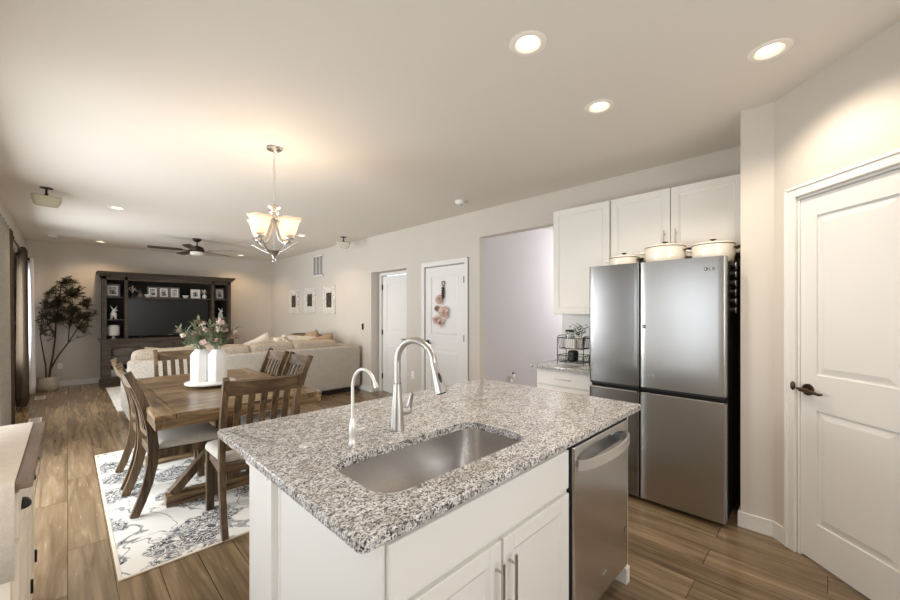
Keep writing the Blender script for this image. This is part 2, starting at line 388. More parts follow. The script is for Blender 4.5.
    def build(s, name, m, parent=None, smooth=False, world=True, recalc=True):
        if recalc: bmesh.ops.recalc_face_normals(s.bm, faces=s.bm.faces)
        root = parent
        while root is not None and root.parent is not None: root = root.parent
        if root is not None and world:
            bmesh.ops.transform(s.bm, matrix=Matrix.Translation(-root.location), verts=s.bm.verts)
        me = bpy.data.meshes.new(name); s.bm.to_mesh(me); s.bm.free()
        if smooth:
            for p in me.polygons: p.use_smooth = True
            try: me.set_sharp_from_angle(angle=math.radians(38))
            except Exception: pass
        me.materials.append(m); o = bpy.data.objects.new(name, me); C.objects.link(o)
        if parent is not None: o.parent = parent
        return o
def tag(o, label=None, cat=None, group=None, kind=None):
    if label: o['label'] = label
    if cat: o['category'] = cat
    if group: o['group'] = group
    if kind: o['kind'] = kind
    return o
def T(name, label, cat, loc=(0, 0, 0), rz=0, group=None):
    o = bpy.data.objects.new(name, None); o.empty_display_size = .1; C.objects.link(o)
    o.location = loc; o.rotation_euler = (0, 0, rz); tag(o, label, cat, group); return o
def copy_tree(o, parent=None):
    c = o.copy(); C.objects.link(c)
    if parent is not None: c.parent = parent
    for ch in list(o.children): copy_tree(ch, c)
    return c
def struct(name, mb, m, parent=None, smooth=False):
    o = mb.build(name, m, parent, smooth)
    if parent is None: o['kind'] = 'structure'
    return o
def sroot(name, loc=(0, 0, 0)):
    o = bpy.data.objects.new(name, None); C.objects.link(o); o.location = loc; o['kind'] = 'structure'; return o
def plight(name, loc, power, col, r=.03, kind='POINT', spot=None, parent=None):
    d = bpy.data.lights.new(name, kind); d.energy = power; d.color = col; d.shadow_soft_size = r
    if kind == 'SPOT': d.spot_size = math.radians(spot or 130); d.spot_blend = .6
    o = bpy.data.objects.new(name, d); C.objects.link(o); o.location = loc
    if parent: o.parent = parent; o.location = Vector(loc)-parent.location
    return o

# ------------------------------------------------------------ room shell
H = 2.75; XL = -.55; XR = 3.80; YF = 10.4; YB = -1.35; TH = .12
struct('floor', MB().box((XL-TH, YB-TH, -.1), (7.2, YF+TH, 0)), M['floor'])
CL = [(1.61, 1.055), (2.52, .21), (2.43, 1.05), (.444, 6.45), (.44, 9.75), (2.86, 9.75), (2.87, 6.5)]
mb = MB(); bm = mb.bm; es = []
def eloop(pts):
    vs = [bm.verts.new((x, y, H)) for x, y in pts]
    for k in range(len(vs)): es.append(bm.edges.new((vs[k], vs[(k+1) % len(vs)])))
eloop([(XL-TH, YB-TH), (7.2, YB-TH), (7.2, YF+TH), (XL-TH, YF+TH)])
for x, y in CL: eloop([(x+.066*math.cos(2*PI*k/32), y+.066*math.sin(2*PI*k/32)) for k in range(32)])
bmesh.ops.triangle_fill(bm, use_beauty=True, use_dissolve=False, edges=es)
mb.box((XL-TH, YB-TH, H+.09), (7.2, YF+TH, H+.14))
struct('ceiling', mb, M['ceil'])
# left wall with four openings  (y0, y1, z0, z1)
wins = [(.85, 1.85, .45, 2.05), (3.2, 5.3, .02, 2.1), (6.85, 8.3, .66, 2.1), (9.2, 9.8, .66, 2.1)]
mb = MB(); y = YB-TH
for (a, b, z0, z1) in wins:
    mb.box((XL-TH, y, 0), (XL, a, H)); mb.box((XL-TH, a, z1), (XL, b, H))
    if z0 > .05: mb.box((XL-TH, a, 0), (XL, b, z0))
    y = b
mb.box((XL-TH, y, 0), (XL, YF+TH, H)); struct('wall_left', mb, M['wall'])
for i, (a, b, z0, z1) in enumerate(wins):
    r = sroot('window_%d' % (i+1), (XL-.06, (a+b)/2, z0))
    fr = MB(); t = .05
    fr.box((XL-.09, a, z0), (XL-.03, a+t, z1)); fr.box((XL-.09, b-t, z0), (XL-.03, b, z1)); fr.box((XL-.09, a+t, z0), (XL-.03, b-t, z0+t)); fr.box((XL-.09, a+t, z1-t), (XL-.03, b-t, z1))
    if b-a > .8: fr.box((XL-.085, (a+b)/2-.03, z0+t), (XL-.035, (a+b)/2+.03, z1-t))
    fr.build('window_frame', M['trim'], r)
    MB().box((XL-.064, a+t, z0+t), (XL-.058, b-t, z1-t)).build('pane', M['glass'], r)
struct('wall_far', MB().box((XL, YF, 0), (XR+TH, YF+TH, H)), M['wall'])
# back wall behind the viewer, with an unseen window added to admit fill light
mb = MB().box((XL, YB-TH, 0), (-.4, YB, H)).box((1.8, YB-TH, 0), (2.23, YB, H)).box((-.4, YB-TH, 0), (1.8, YB, .9)).box((-.4, YB-TH, 2.25), (1.8, YB, H))
struct('wall_back', mb, M['wall'])
r = sroot('window_5', (.7, YB-.06, .9)); fr = MB(); a, b, z0, z1 = -.4, 1.8, .9, 2.25
for q in ((a, a+.05), (b-.05, b), ((a+b)/2-.03, (a+b)/2+.03)): fr.box((q[0], YB-.09, z0), (q[1], YB-.03, z1))
fr.box((a, YB-.09, z0), (b, YB-.03, z0+.05)).box((a, YB-.09, z1-.05), (b, YB-.03, z1)); fr.build('window_frame', M['trim'], r)
MB().box((a+.05, YB-.064, z0+.05), (b-.05, YB-.058, z1-.05)).build('pane', M['glass'], r)
# right wall: behind fridge, header over hall opening, door recess etc.
OP0, OP1, OPZ = 2.05, 3.23, 2.40
D2a, D2b = 3.50, 4.30          # framed door slab
R0, R1, RZ = 4.75, 5.75, 2.12   # recess
mb = MB().box((XR, .29, 0), (XR+TH, OP0, H)).box((XR, OP0, OPZ), (XR+TH, OP1, H)).box((XR, OP1, 0), (XR+TH, D2a-.01, H))
mb.box((XR, D2a-.01, 2.09), (XR+TH, D2b+.01, H)).box((XR, D2b+.01, 0), (XR+TH, R0, H)).box((XR, R0, RZ), (XR+.17, R1, H)).box((XR, R1, 0), (XR+.17, YF+TH, H))
mb.box((XR+TH, R0-.1, 0), (XR+.17, R0, H))
struct('wall_right', mb, M['wall'])
struct('wall_recess', MB().box((XR+.17, R0-.12, 0), (XR+.17+TH, R0+.08, H)).box((XR+.17, R1-.08, 0), (XR+.17+TH, R1+.12, H)).box((XR+.17, R0+.08, 2.08), (XR+.17+TH, R1-.08, H)), M['wall'])
# hall beyond the opening (lit by stair window at its far end)
struct('wall_hall_left', MB().box((XR+TH, OP1, 0), (7.2, OP1+TH, H)), M['hall'])
struct('wall_hall_right', MB().box((XR+TH, 1.2-TH, 0), (7.2, 1.2, H)), M['hall'])
struct('wall_hall_end', MB().box((7.1, 1.2, 0), (7.2, 1.5, H)).box((7.1, 3.1, 0), (7.2, OP1, H)).box((7.1, 1.5, 0), (7.2, 3.1, 1.4)), M['hall'])
# fridge alcove end wall and diagonal pantry wall
struct('wall_alcove', MB().prism([(3.15, .24), (3.15, .41), (XR+TH, .41), (XR+TH, .29), (3.27, .29)], 0, H), M['wall'])
DO = Vector((3.15, .24, 0)); DD = Vector((-1, -1, 0)).normalized(); DN = Vector((-1, 1, 0)).normalized()   # along wall, into the room
DM = Matrix(((DD.x, DN.x, 0, DO.x), (DD.y, DN.y, 0, DO.y), (0, 0, 1, 0), (0, 0, 0, 1)))                 # local x = along, y = out, z = up
P0, P1, PZ = .175, .755, 2.08
mb = MB().box((0.0, -TH, 0), (P0-.012, 0, H), mtx=DM).box((P1+.012, -TH, 0), (1.30, 0, H), mtx=DM).box((P0-.012, -TH, PZ+.012), (P1+.012, 0, H), mtx=DM)
struct('wall_pantry', mb, M['wall'])
struct('wall_pantry_return', MB().box((2.23, YB-TH, 0), (2.23+TH, -.68, H)), M['wall'])

def door_panels(mb, w0, w1, z0, z1, y, mtx, stile=.1, sign=1, t=.035, panels=((.23, .85), (1.06, 1.96))):
    """two-panel door in local frame: x along, y depth"""
    ya, yb = sorted((y, y-sign*t))
    mb.box((w0, ya, z0), (w1, yb-.0 if sign < 0 else yb, z1), mtx=mtx) if False else None
    # stiles and rails
    for a, b in ((w0, w0+stile), (w1-stile, w1)): mb.box((a, ya, z0), (b, yb, z1), mtx=mtx)
    zs = [z0] + [q for p in panels for q in p] + [z1]
    for i in range(0, len(zs), 2): mb.box((w0+stile, ya, zs[i]), (w1-stile, yb, zs[i+1]), mtx=mtx)
    for (p, q) in panels:
        yi = y-sign*.010; mb.box((w0+stile, min(yi, y-sign*t), p), (w1-stile, max(yi, y-sign*t), q), mtx=mtx)
        # raised field with sloping edge
        e = .035; a0, a1, b0, b1 = w0+stile+.008, w1-stile-.008, p+.008, q-.008
        yo = y-sign*.002
        v = [mb.bm.verts.new(k) for k in ((a0, yi, b0), (a1, yi, b0), (a1, yi, b1), (a0, yi, b1), (a0+e, yo, b0+e), (a1-e, yo, b0+e), (a1-e, yo, b1-e), (a0+e, yo, b1-e))]
        for k in range(4): mb.bm.faces.new((v[k], v[(k+1) % 4], v[4+(k+1) % 4], v[4+k]))
        mb.bm.faces.new(v[4:])
        if mtx is not None: bmesh.ops.transform(mb.bm, matrix=mtx, verts=v)
def casing(mb, w0, w1, z1, y, mtx, cw=.068, t=.018, sign=1):
    for (a, b, c, d) in ((w0-cw, w0-.004, 0, z1+cw), (w1+.004, w1+cw, 0, z1+cw), (w0-.004, w1+.004, z1+.004, z1+cw)):
        mb.box((a, min(y, y+sign*t), c), (b, max(y, y+sign*t), d), .004, mtx=mtx)
    for (a, b, c, d) in ((w0-cw, w0-cw+.018, 0, z1+cw), (w1+cw-.018, w1+cw, 0, z1+cw), (w0-cw, w1+cw, z1+cw-.018, z1+cw)):
        mb.box((a, min(y, y+sign*(t+.006)), c), (b, max(y, y+sign*(t+.006)), d), .003, mtx=mtx)
def lever(p, n, along, m, parent):
    p, n, along = Vector(p), Vector(n), Vector(along)
    h = MB().cyl(p, p+n*.010, .033, seg=24).cyl(p+n*.010, p+n*.05, .011, seg=12)
    pts = [p+n*.05, p+n*.052+along*.03+Vector((0, 0, .002)), p+n*.05+along*.07+Vector((0, 0, -.002)), p+n*.047+along*.105+Vector((0, 0, -.008)), p+n*.046+along*.122+Vector((0, 0, -.004))]
    h.tube(pts, [.011, .010, .009, .008, .006], 10)
    return h.build('door_handle', m, parent, True)
# pantry door (door_1)
r = sroot('door_1', tuple(DM @ Vector(((P0+P1)/2, 0, 0))))
mb = MB(); door_panels(mb, P0, P1, .012, PZ-.003, -.008, DM, stile=.093, panels=((.225, .865), (1.065, 1.965))); leaf_ = mb.build('door_leaf', M['door'], r)
mb = MB(); casing(mb, P0-.012, P1+.012, PZ+.012, 0, DM); mb.build('door_casing', M['trim'], r)
MB().box((P0-.012, -TH, 0), (P0-.002, 0, PZ), mtx=DM).box((P1+.002, -TH, 0), (P1+.012, 0, PZ), mtx=DM).box((P0-.012, -TH, PZ), (P1+.012, 0, PZ+.012), mtx=DM).build('door_jamb', M['trim'], r)
h = lever(DM @ Vector((P0+.050, -.006, .975)), DN, -DD*-1, M['bronze'], r); h.name = 'door_handle'
MB().cyl(DM @ Vector((P0+.012, -.006, .975)), DM @ Vector((P0+.012, .03, .975)), .006, seg=10).sph(DM @ Vector((P0+.005, .045, .99)), .012, (1, 1, 2.2)).build('latch_hook', M['bronze'], r, True)
# framed door (door_2) in right wall; local x = -y direction world
RM = Matrix(((0, -1, 0, XR), (1, 0, 0, 0), (0, 0, 1, 0), (0, 0, 0, 1)))   # local x -> world +Y, local y -> world -X (into room)
r = sroot('door_2', (XR, (D2a+D2b)/2, 0))
mb = MB(); door_panels(mb, D2a, D2b, .012, 2.075, -.008, RM, stile=.12, panels=((.23, .87), (1.08, 1.94))); mb.build('door_leaf', M['door'], r)
mb = MB(); casing(mb, D2a-.01, D2b+.01, 2.09, 0, RM); mb.build('door_casing', M['trim'], r)
lever((XR, D2b-.06, .97), (-1, 0, 0), (0, -1, 0), M['bronzed'], r)
for z in (.28, 1.06, 1.86): MB().box((XR-.009, D2a-.006, z-.045), (XR+.006, D2a+.014, z+.045), .002).build('hinge', M['pewter'], r)
# recessed door (door_3)
RM3 = RM.copy(); RM3[0][3] = XR+.17
r = sroot('door_3', (XR+.17, (R0+R1)/2, 0))
mb = MB(); door_panels(mb, R0+.10, R1-.10, .012, 2.05, -.008, RM3, stile=.12, panels=((.23, .87), (1.08, 1.92))); mb.build('door_leaf', M['door'], r)
mb = MB(); casing(mb, R0+.09, R1-.09, 2.062, 0, RM3, cw=.05); mb.build('door_casing', M['trim'], r)
lever((XR+.17, R0+.17, .97), (-1, 0, 0), (0, 1, 0), M['bronzed'], r)
for z in (.28, 1.06, 1.86): MB().box((XR+.161, R1-.112, z-.045), (XR+.176, R1-.090, z+.045), .002).build('hinge', M['bronzed'], r)
# baseboards
def bb(name, segs, mtx=None):
    mb = MB()
    for lo, hi in segs:
        mb.box((lo[0], lo[1], 0), (hi[0], hi[1], .085), 0, mtx=mtx)
        dx, dy = hi[0]-lo[0], hi[1]-lo[1]
    for lo, hi in segs: mb.box((lo[0], lo[1], .08), (hi[0], hi[1], .10), .004, mtx=mtx)
    return struct(name, mb, M['trim'])
bb('baseboard_left', [((XL, YB), (XL+.014, 3.2)), ((XL, 5.3), (XL+.014, YF-.014))])
bb('baseboard_far', [((XL, YF-.014), (XR, YF))])
bb('baseboard_right', [((XR-.014, OP1), (XR, D2a-.08)), ((XR-.014, D2b+.08), (XR, R0)), ((XR-.014, R1), (XR, YF-.014)), ((XR, R1-.014), (XR+.17, R1))])
bb('baseboard_hall', [((XR, OP1-.014), (7.1, OP1))])
bb('baseboard_alcove', [((3.136, .236), (3.15, .424)), ((3.15, .41), (XR, .424))])
bb('baseboard_pantry', [((0, 0), (P0-.082, .014)), ((P1+.082, 0), (1.30, .014))], DM)

# ------------------------------------------------------------ kitchen island
IX0, IX1, IY0, IY1 = .45, 2.22, .72, 1.86
CX0, CX1, CY0, CY1 = .535, 2.058, .765, 1.36
isl = T('kitchen_island', 'white painted kitchen island base with sink doors under the speckled countertop', 'kitchen island', (1.3, 1.2, 0))
mb = MB().box((CX0, CY0, .10), (CX0+.018, CY1, .885)).box((CX0, CY1-.018, .10), (CX1, CY1, .885)).box((CX0, CY0, .10), (1.445, CY1, .118)).box((CX0+.02, CY0+.07, 0), (1.44, CY1, .10)).box((1.437, CY0, .10), (1.455, CY1, .885))
mb.build('carcass', M['cab'], isl)
mb = MB().box((CX0+.001, CY0-.001, .862), (1.444, CY0+.0175, .884)).box((CX0+.02, CY0-.0005, .672), (1.43, CY0+.017, .70)).box((CX0+.001, CY0-.0008, .1), (CX0+.022, CY0+.0173, .863)).box((1.425, CY0-.0008, .1), (1.444, CY0+.0173, .863)).box((.972, CY0-.0003, .1), (1.008, CY0+.0168, .673))
mb.build('face_frame', M['cab'], isl)
# end panels
MB().box((CX0-.010, CY0-.003, 0), (CX0, CY1, .885), .002).build('end_panel', M['cab'], isl)
MB().box((CX1, CY0-.020, 0), (CX1+.020, CY1, .885), .002).box((CX1-.012, CY0-.026, 0), (CX1+.032, CY0+.05, .085), .004).build('end_panel', M['cab'], isl)
MB().box((CX0-.012, CY1, 0), (CX1+.02, CY1+.015, .885)).box((.500, CY1+.015, 0), (CX1+.02, 1.60, .885)).box((.488, CY1+.022, .83), (CX1+.03, 1.612, .885), .006).box((.488, CY1+.022, 0), (CX1+.03, 1.612, .10), .004).build('knee_wall', M['cab'], isl)
MB().box((.545, CY0-.02, .705), (1.435, CY0-.001, .860), .004).build('false_drawer_front', M['cab'], isl)
def shaker(x0, x1, z0, z1, yf, root, rail=.058, mtx=None, name='door'):
    mb = MB(); t = .02
    for a, b in ((x0, x0+rail), (x1-rail, x1)): mb.box((a, yf, z0), (b, yf+t, z1), .002, mtx=mtx)
    for a, b in ((z0, z0+rail), (z1-rail, z1)): mb.box((x0+rail, yf, a), (x1-rail, yf+t, b), .002, mtx=mtx)
    a0, a1, b0, b1 = x0+rail, x1-rail, z0+rail, z1-rail; e = .012
    v = [mb.bm.verts.new(k) for k in ((a0, yf+.001, b0), (a1, yf+.001, b0), (a1, yf+.001, b1), (a0, yf+.001, b1), (a0+e, yf+.009, b0+e), (a1-e, yf+.009, b0+e), (a1-e, yf+.009, b1-e), (a0+e, yf+.009, b1-e))]
    for k in range(4): mb.bm.faces.new((v[k], v[(k+1) % 4], v[4+(k+1) % 4], v[4+k]))
    mb.bm.faces.new(v[4:])
    if mtx is not None: bmesh.ops.transform(mb.bm, matrix=mtx, verts=v)
    return mb.build(name, M['cab'], root, recalc=True)
def pull(p, q, n, parent, m='nickel', r=.0055, off=.03):
    p, q, n = Vector(p), Vector(q), Vector(n); d = (q-p).normalized()
    mb = MB().cyl(p+n*off, q+n*off, r, seg=12)
    L = (q-p).length; i = .03 if L > .12 else .015
    for s_ in (i, L-i): mb.cyl(p+d*s_, p+d*s_+n*off, r*.85, seg=10)
    return mb.build('handle', M[m], parent, True)
d1 = shaker(.545, .984, .112, .685, CY0-.02, isl); d2 = shaker(.996, 1.435, .112, .685, CY0-.02, isl)
pull((.957, CY0-.02, .44), (.957, CY0-.02, .635), (0, -1, 0), d1); pull((1.024, CY0-.02, .44), (1.024, CY0-.02, .635), (0, -1, 0), d2)
# dishwasher
dw = T('dishwasher', 'stainless steel dishwasher at the right end of the island with arched pocket handle', 'dishwasher', (1.78, 1.05, 0))
X0, X1 = 1.464, 2.050; yf = CY0-.028
MB().box((X0, CY0+.03, .1), (X1, CY1-.03, .87)).box((X0+.01, CY0+.05, .02), (X1-.01, CY1-.03, .1)).build('body', M['dgap'], dw)
# curved front with an arched pocket: grid surface
mb = MB(); NX, NZ = 60, 150; z0, z1 = .115, .862; g = []
for j in range(NZ+1):
    z = z0+(z1-z0)*j/NZ; row = []
    for i in range(NX+1):
        u = i/NX; x = X0+(X1-X0)*u
        yy = yf
        row.append(mb.bm.verts.new((x, yy, z)))
    g.append(row)
for j in range(NZ):
    for i in range(NX):
        mb.bm.faces.new((g[j][i], g[j][i+1], g[j+1][i+1], g[j+1][i]))
# pocket: push in vertices under an arch
xc = (X0+X1)/2; hw = .268
for row in g:
    for v in row:
        u = (v.co.x-xc)/hw
        if abs(u) < 1:
            top = .790+.046*math.sqrt(1-u*u); bot = .790-.012
            if bot < v.co.z < top:
                t_ = (v.co.z-bot)/max(top-bot, .001); v.co.y += .055*min(1, (1-t_)*4)*min(1, t_*6+.4)
df = mb.build('door', M['dwsteel'], dw, True, recalc=False)
sm = df.modifiers.new('thick', 'SOLIDIFY'); sm.thickness = .02; sm.offset = -1
# handle: curved bright band bulging out along the pocket lower edge
pts = []; 
for k in range(21):
    u = -1+2*k/20; pts.append((xc+u*.270, yf-.005-.050*(1-u*u)**.6, .784))
MB().sweep(pts, .020, .005, (0, 0, 1)).build('handle', M['satinsteel'], dw, True)
MB().box((X0, yf+.002, .864), (X1, CY0+.03, .883)).box((X0-.012, yf+.01, .10), (X0-.002, CY0+.02, .884)).build('gap_shade', M['dgap'], dw)  # dark strips stand in for shade in the gaps around the door
MB().box((xc-.008, yf-.002, .200), (xc+.032, yf, .207), .0008, mtx=None).box((xc+.006, yf-.002, .190), (xc+.018, yf, .216), .0008).build('emblem', M['silver'], dw)
lg = MB().cyl((2.022, yf, .305), (2.022, yf-.0015, .305), .015, seg=20); lg.build('sticker', M['label'], dw)
MB().cyl((2.022, yf-.0014, .305), (2.022, yf-.0022, .305), .008, seg=16).build('sticker_mark', M['silver'], dw)
# countertop with sink cutout
def rrect(x0, x1, y0, y1, r, n=8):
    pts = []
    for cx, cy, a0 in ((x1-r, y1-r, 0), (x0+r, y1-r, PI/2), (x0+r, y0+r, PI), (x1-r, y0+r, 1.5*PI)):
        for k in range(n+1): a = a0+PI/2*k/n; pts.append((cx+r*math.cos(a), cy+r*math.sin(a)))
    return pts
def slab_with_hole(outer, inner, z0, z1, e=.004):
    mb = MB(); bm = mb.bm
    def loop(pts, z): return [bm.verts.new((x, y, z)) for x, y in pts]
    def shrink(pts, d):
        n = len(pts); cx = sum(p[0] for p in pts)/n; cy = sum(p[1] for p in pts)/n
        return [(x-math.copysign(d, x-cx), y-math.copysign(d, y-cy)) for x, y in pts]
    def bridge(A, B):
        n = len(A)
        for k in range(n): bm.faces.new((A[k], A[(k+1) % n], B[(k+1) % n], B[k]))
    ot = loop(shrink(outer, e), z1); om = loop(outer, z1-e); ob = loop(outer, z0+e); oc = loop(shrink(outer, e), z0)
    it = loop(shrink(inner, -e), z1); im = loop(inner, z1-e); ib = loop(inner, z0)
    bridge(ot, om); bridge(om, ob); bridge(ob, oc); bridge(im, it); bridge(ib, im)
    n = len(inner)   # same count outer/inner, same ordering
    bridge(it, ot); bridge(oc, ib); return mb
SX0, SX1, SY0, SY1 = .600, 1.325, .845, 1.185
outer = rrect(IX0, IX1, IY0, IY1, .018); inner = rrect(SX0, SX1, SY0, SY1, .085)
ct = slab_with_hole(outer, inner, .885, .915).build('countertop', M['granite'], None, True)
tag(ct, 'speckled grey and beige granite slab with sink cutout, topping the island', 'countertop')
# undermount sink bowl
sk = T('sink', 'large undermount stainless steel sink set into the island granite', 'sink', (.96, 1.01, .68))
mb = MB(); bm = mb.bm
prof = [(-.012, .8845, .09), (.004, .8845, .085), (.004, .87, .085), (.010, .74, .085), (.022, .70, .08), (.055, .682, .07), (.12, .678, .045)]
rings = []
for off, z, rr in prof: rings.append([bm.verts.new((x, y, z)) for x, y in rrect(SX0+off, SX1-off, SY0+off, SY1-off, rr, 8)])
for A, B in zip(rings, rings[1:]):
    for k in range(len(A)): bm.faces.new((A[k], A[(k+1) % len(A)], B[(k+1) % len(A)], B[k]))
bm.faces.new(rings[-1])
so = mb.build('bowl', M['sink'], sk, True)
sm = so.modifiers.new('thick', 'SOLIDIFY'); sm.thickness = .002; sm.offset = 1
MB().lathe([(0, .0), (.03, .001), (.042, .004), (.045, .0)], (.96, 1.04, .6785), 24).build('drain', M['chrome'], sk, True)
MB().box((.80, SY1-.0065, .852), (.835, SY1-.0055, .858)).build('maker_mark', M['label'], sk)
# main faucet
fc = T('kitchen_faucet', 'tall brushed nickel pull-down faucet behind the sink', 'faucet', (.995, 1.306, .915))
fx, fy = .995, 1.306
MB().lathe([(.0, 0), (.030, 0), (.031, .006), (.029, .02), (.026, .09), (.019, .16), (.0165, .20), (0, .20)], (fx, fy, .915), 24).build('body', M['nickel'], fc, True)
dirx, diry = .10, -.995
pts = [(fx, fy, 1.10), (fx, fy, 1.20)]; R_ = .104
for k in range(0, 15):
    a = PI - PI*.98*k/14
    s_ = R_+R_*math.cos(a); pts.append((fx+dirx*s_, fy+diry*s_, 1.212+R_*math.sin(a)*.88))
MB().tube(pts, .0140, 16).build('spout', M['nickel'], fc, True)
e = Vector(pts[-1]); dn = (Vector(pts[-1])-Vector(pts[-2])).normalized(); dn = (dn+Vector((dirx*.22, diry*.22, -.15))).normalized()
q = e+dn*.118
sh = MB().cyl(e-dn*.004, e+dn*.03, .0140, .0165, 20).cyl(e+dn*.03, q, .0165, .0255, 20).build('spray_head', M['nickel'], fc, True)
rt = Vector((.7049, -.7093, 0))*.4+Vector((-.7093, -.7049, 0))*.7; rt = (rt-dn*rt.dot(dn)).normalized()
mbb = MB(); mm = e+dn*.062+rt*.0190
mbb.sph(mm, .011, (.55, .55, 2.0), rot=dn.to_track_quat('Z', 'Y')); mbb.build('spray_button', M['black'], sh, True)
MB().cyl(q-dn*.001, q+dn*.004, .018, .017, 20).build('nozzle', M['black'], sh, True)
lv = MB().cyl((fx+.012, fy, .99), (fx+.052, fy-.006, .99), .0185, .0185, 18).sph((fx+.052, fy-.006, .99), .0185).tube([(fx+.050, fy-.006, .992), (fx+.058, fy-.010, 1.012), (fx+.060, fy-.015, 1.035), (fx+.062, fy-.024, 1.068)], [.014, .012, .010, .008], 12)
lv.build('lever', M['nickel'], fc, True)
MB().tube([(fx+.0162*math.cos(k*PI/12), fy+.0162*math.sin(k*PI/12), 1.115) for k in range(25)], .0008, 6).build('ring', M['black'], fc)
# filter tap
ft = T('filter_tap', 'small satin white drinking-water tap with thin curved neck, left of the main faucet', 'tap', (.765, 1.283, .915))
tx, ty = .765, 1.283
MB().lathe([(0, 0), (.016, 0), (.0165, .005), (.012, .012), (.012, .03), (.0155, .05), (.013, .075), (.008, .10), (0, .102)], (tx, ty, .915), 20).build('body', M['satin'], ft, True)
pts = [(tx, ty, 1.0), (tx, ty, 1.135)]; r2 = .074
for k in range(13):
    a = PI-PI*.86*k/12; s_ = r2+r2*math.cos(a); pts.append((tx+.04*s_, ty-.999*s_, 1.135+r2*math.sin(a)))
e = Vector(pts[-1]); 
MB().tube(pts, .006, 12).build('neck', M['satin'], ft, True)
dn = (Vector(pts[-1])-Vector(pts[-2])).normalized(); MB().cyl(e, e+dn*.018, .008, .0085, 14).build('nozzle', M['satin'], ft, True)
MB().tube([(tx, ty, .965), (tx+.02, ty-.014, .972), (tx+.04, ty-.02, .975)], [.006, .005, .004], 10).build('lever', M['satin'], ft, True)
bt = MB().lathe([(0, .007), (.014, .0068), (.017, .005), (.0175, 0), (0, 0)], (.625, 1.395, .915), 24).build('counter_button', M['satin'], None, True)
tag(bt, 'small round pale metal disc on the granite left of the thin tap', 'button')

# ------------------------------------------------------------ fridge
FY0, FY1, FX = .470, 1.392, 3.02
fg = T('refrigerator', 'large four-door stainless steel refrigerator in the alcove', 'refrigerator', (3.4, .93, 0))
MB().box((FX+.085, FY0+.008, .02), (3.77, FY1-.008, 1.770), .006).box((FX+.10, FY0+.03, 0), (3.7, FY1-.03, .03)).build('body', M['fridgeside'], fg)
def fdoor(y0, y1, z0, z1, m):
    mb = MB(); n = 14; pts = []
    for k in range(n+1):
        u = -1+2*k/n; pts.append((FX+.012*(abs(u)**2.5)*.6+.0, y0+(y1-y0)*k/n))
    poly = [(FX+.078, y0)]+[(FX+.014, y0), (FX+.006, y0+.006)]+[(FX+.004*abs(-1+2*k/n)**2, y0+.012+(y1-y0-.024)*k/n) for k in range(n+1)]+[(FX+.006, y1-.006), (FX+.014, y1)]+[(FX+.078, y1)]
    mb.prism(poly, z0, z1); return mb.build('door', m, fg, True)
YS = 1.002
dr = [fdoor(YS+.003, FY1, .862, 1.79, M['steel_dim_refl']), fdoor(FY0, YS-.003, .862, 1.79, M['steel']), fdoor(YS+.003, FY1, .032, .815, M['steel_dim_refl']), fdoor(FY0, YS-.003, .032, .815, M['steel'])]
MB().box((FX+.05, FY0+.004, .815), (FX+.08, FY1-.004, .862)).box((FX+.04, YS-.003, .05), (FX+.07, YS+.003, 1.75)).build('recess', M['dgap'], fg)
for d_, (a, b) in ((dr[2], (YS+.003, FY1)), (dr[3], (FY0, YS-.003))):
    MB().box((FX-.003, a+.012, .812), (FX+.02, b-.012, .824), .002).box((FX+.02, a+.03, .815), (FX+.05, b-.04, .820), .001).build('grip_edge', M['chrome'], d_)
for (a, b) in ((YS+.003, FY1), (FY0, YS-.003)):
    MB().box((FX+.012, a+.006, .845), (FX+.05, b-.006, .862), .002).build('upper_trim', M['fridgeside'], fg)
def letters(s, org, ux, uz, h, m, parent, name='lettering', th=.0012, wt=.16, n=None):
    """simple stroke letters"""
    G = {'L': [((0, 1), (0, 0)), ((0, 0), (.6, 0))], 'G': [((.65, .85), (.35, 1)), ((.35, 1), (.05, .75)), ((.05, .75), (.05, .25)), ((.05, .25), (.35, 0)), ((.35, 0), (.65, .15)), ((.65, .15), (.65, .48)), ((.65, .48), (.4, .48))]}
    mb = MB(); org, ux, uz = Vector(org), Vector(ux), Vector(uz); n = ux.cross(uz)*-1 if n is None else Vector(n); x = 0
    for ch in s:
        for a, b in G.get(ch, []):
            p = org+ux*((a[0]+x)*h)+uz*(a[1]*h); q = org+ux*((b[0]+x)*h)+uz*(b[1]*h); mb.sweep([p, q], h*wt*.5, th, ux.cross(uz).cross((q-p).normalized()))
        x += .95
    return mb.build(name, m, parent)
letters('LG', (FX+.001, .562, 1.700), (0, -1, 0), (0, 0, 1), .019, M['label'], dr[1])
lgo = MB().cyl((FX+.003, .580, 1.709), (FX-.0005, .580, 1.709), .0115, seg=20); lgo.build('round_logo', M['label'], dr[1])
MB().cyl((FX-.0002, .582, 1.710), (FX-.0015, .582, 1.710), .005, seg=12).build('logo_mark', M['silver'], dr[1])
MB().box((FX-.0005, .958, 1.30), (FX+.006, .982, 1.325), .001).build('sticker', M['black'], dr[1])
MB().cyl((FX, .97, 1.3125), (FX-.0015, .97, 1.3125), .006, seg=12).build('sticker_dot', M['silver'], dr[1])
MB().box((FX-.0003, .925, .952), (FX+.006, .937, .960)).box((FX-.0003, .90, .952), (FX+.006, .912, .960)).build('marking', M['silver'], dr[1])
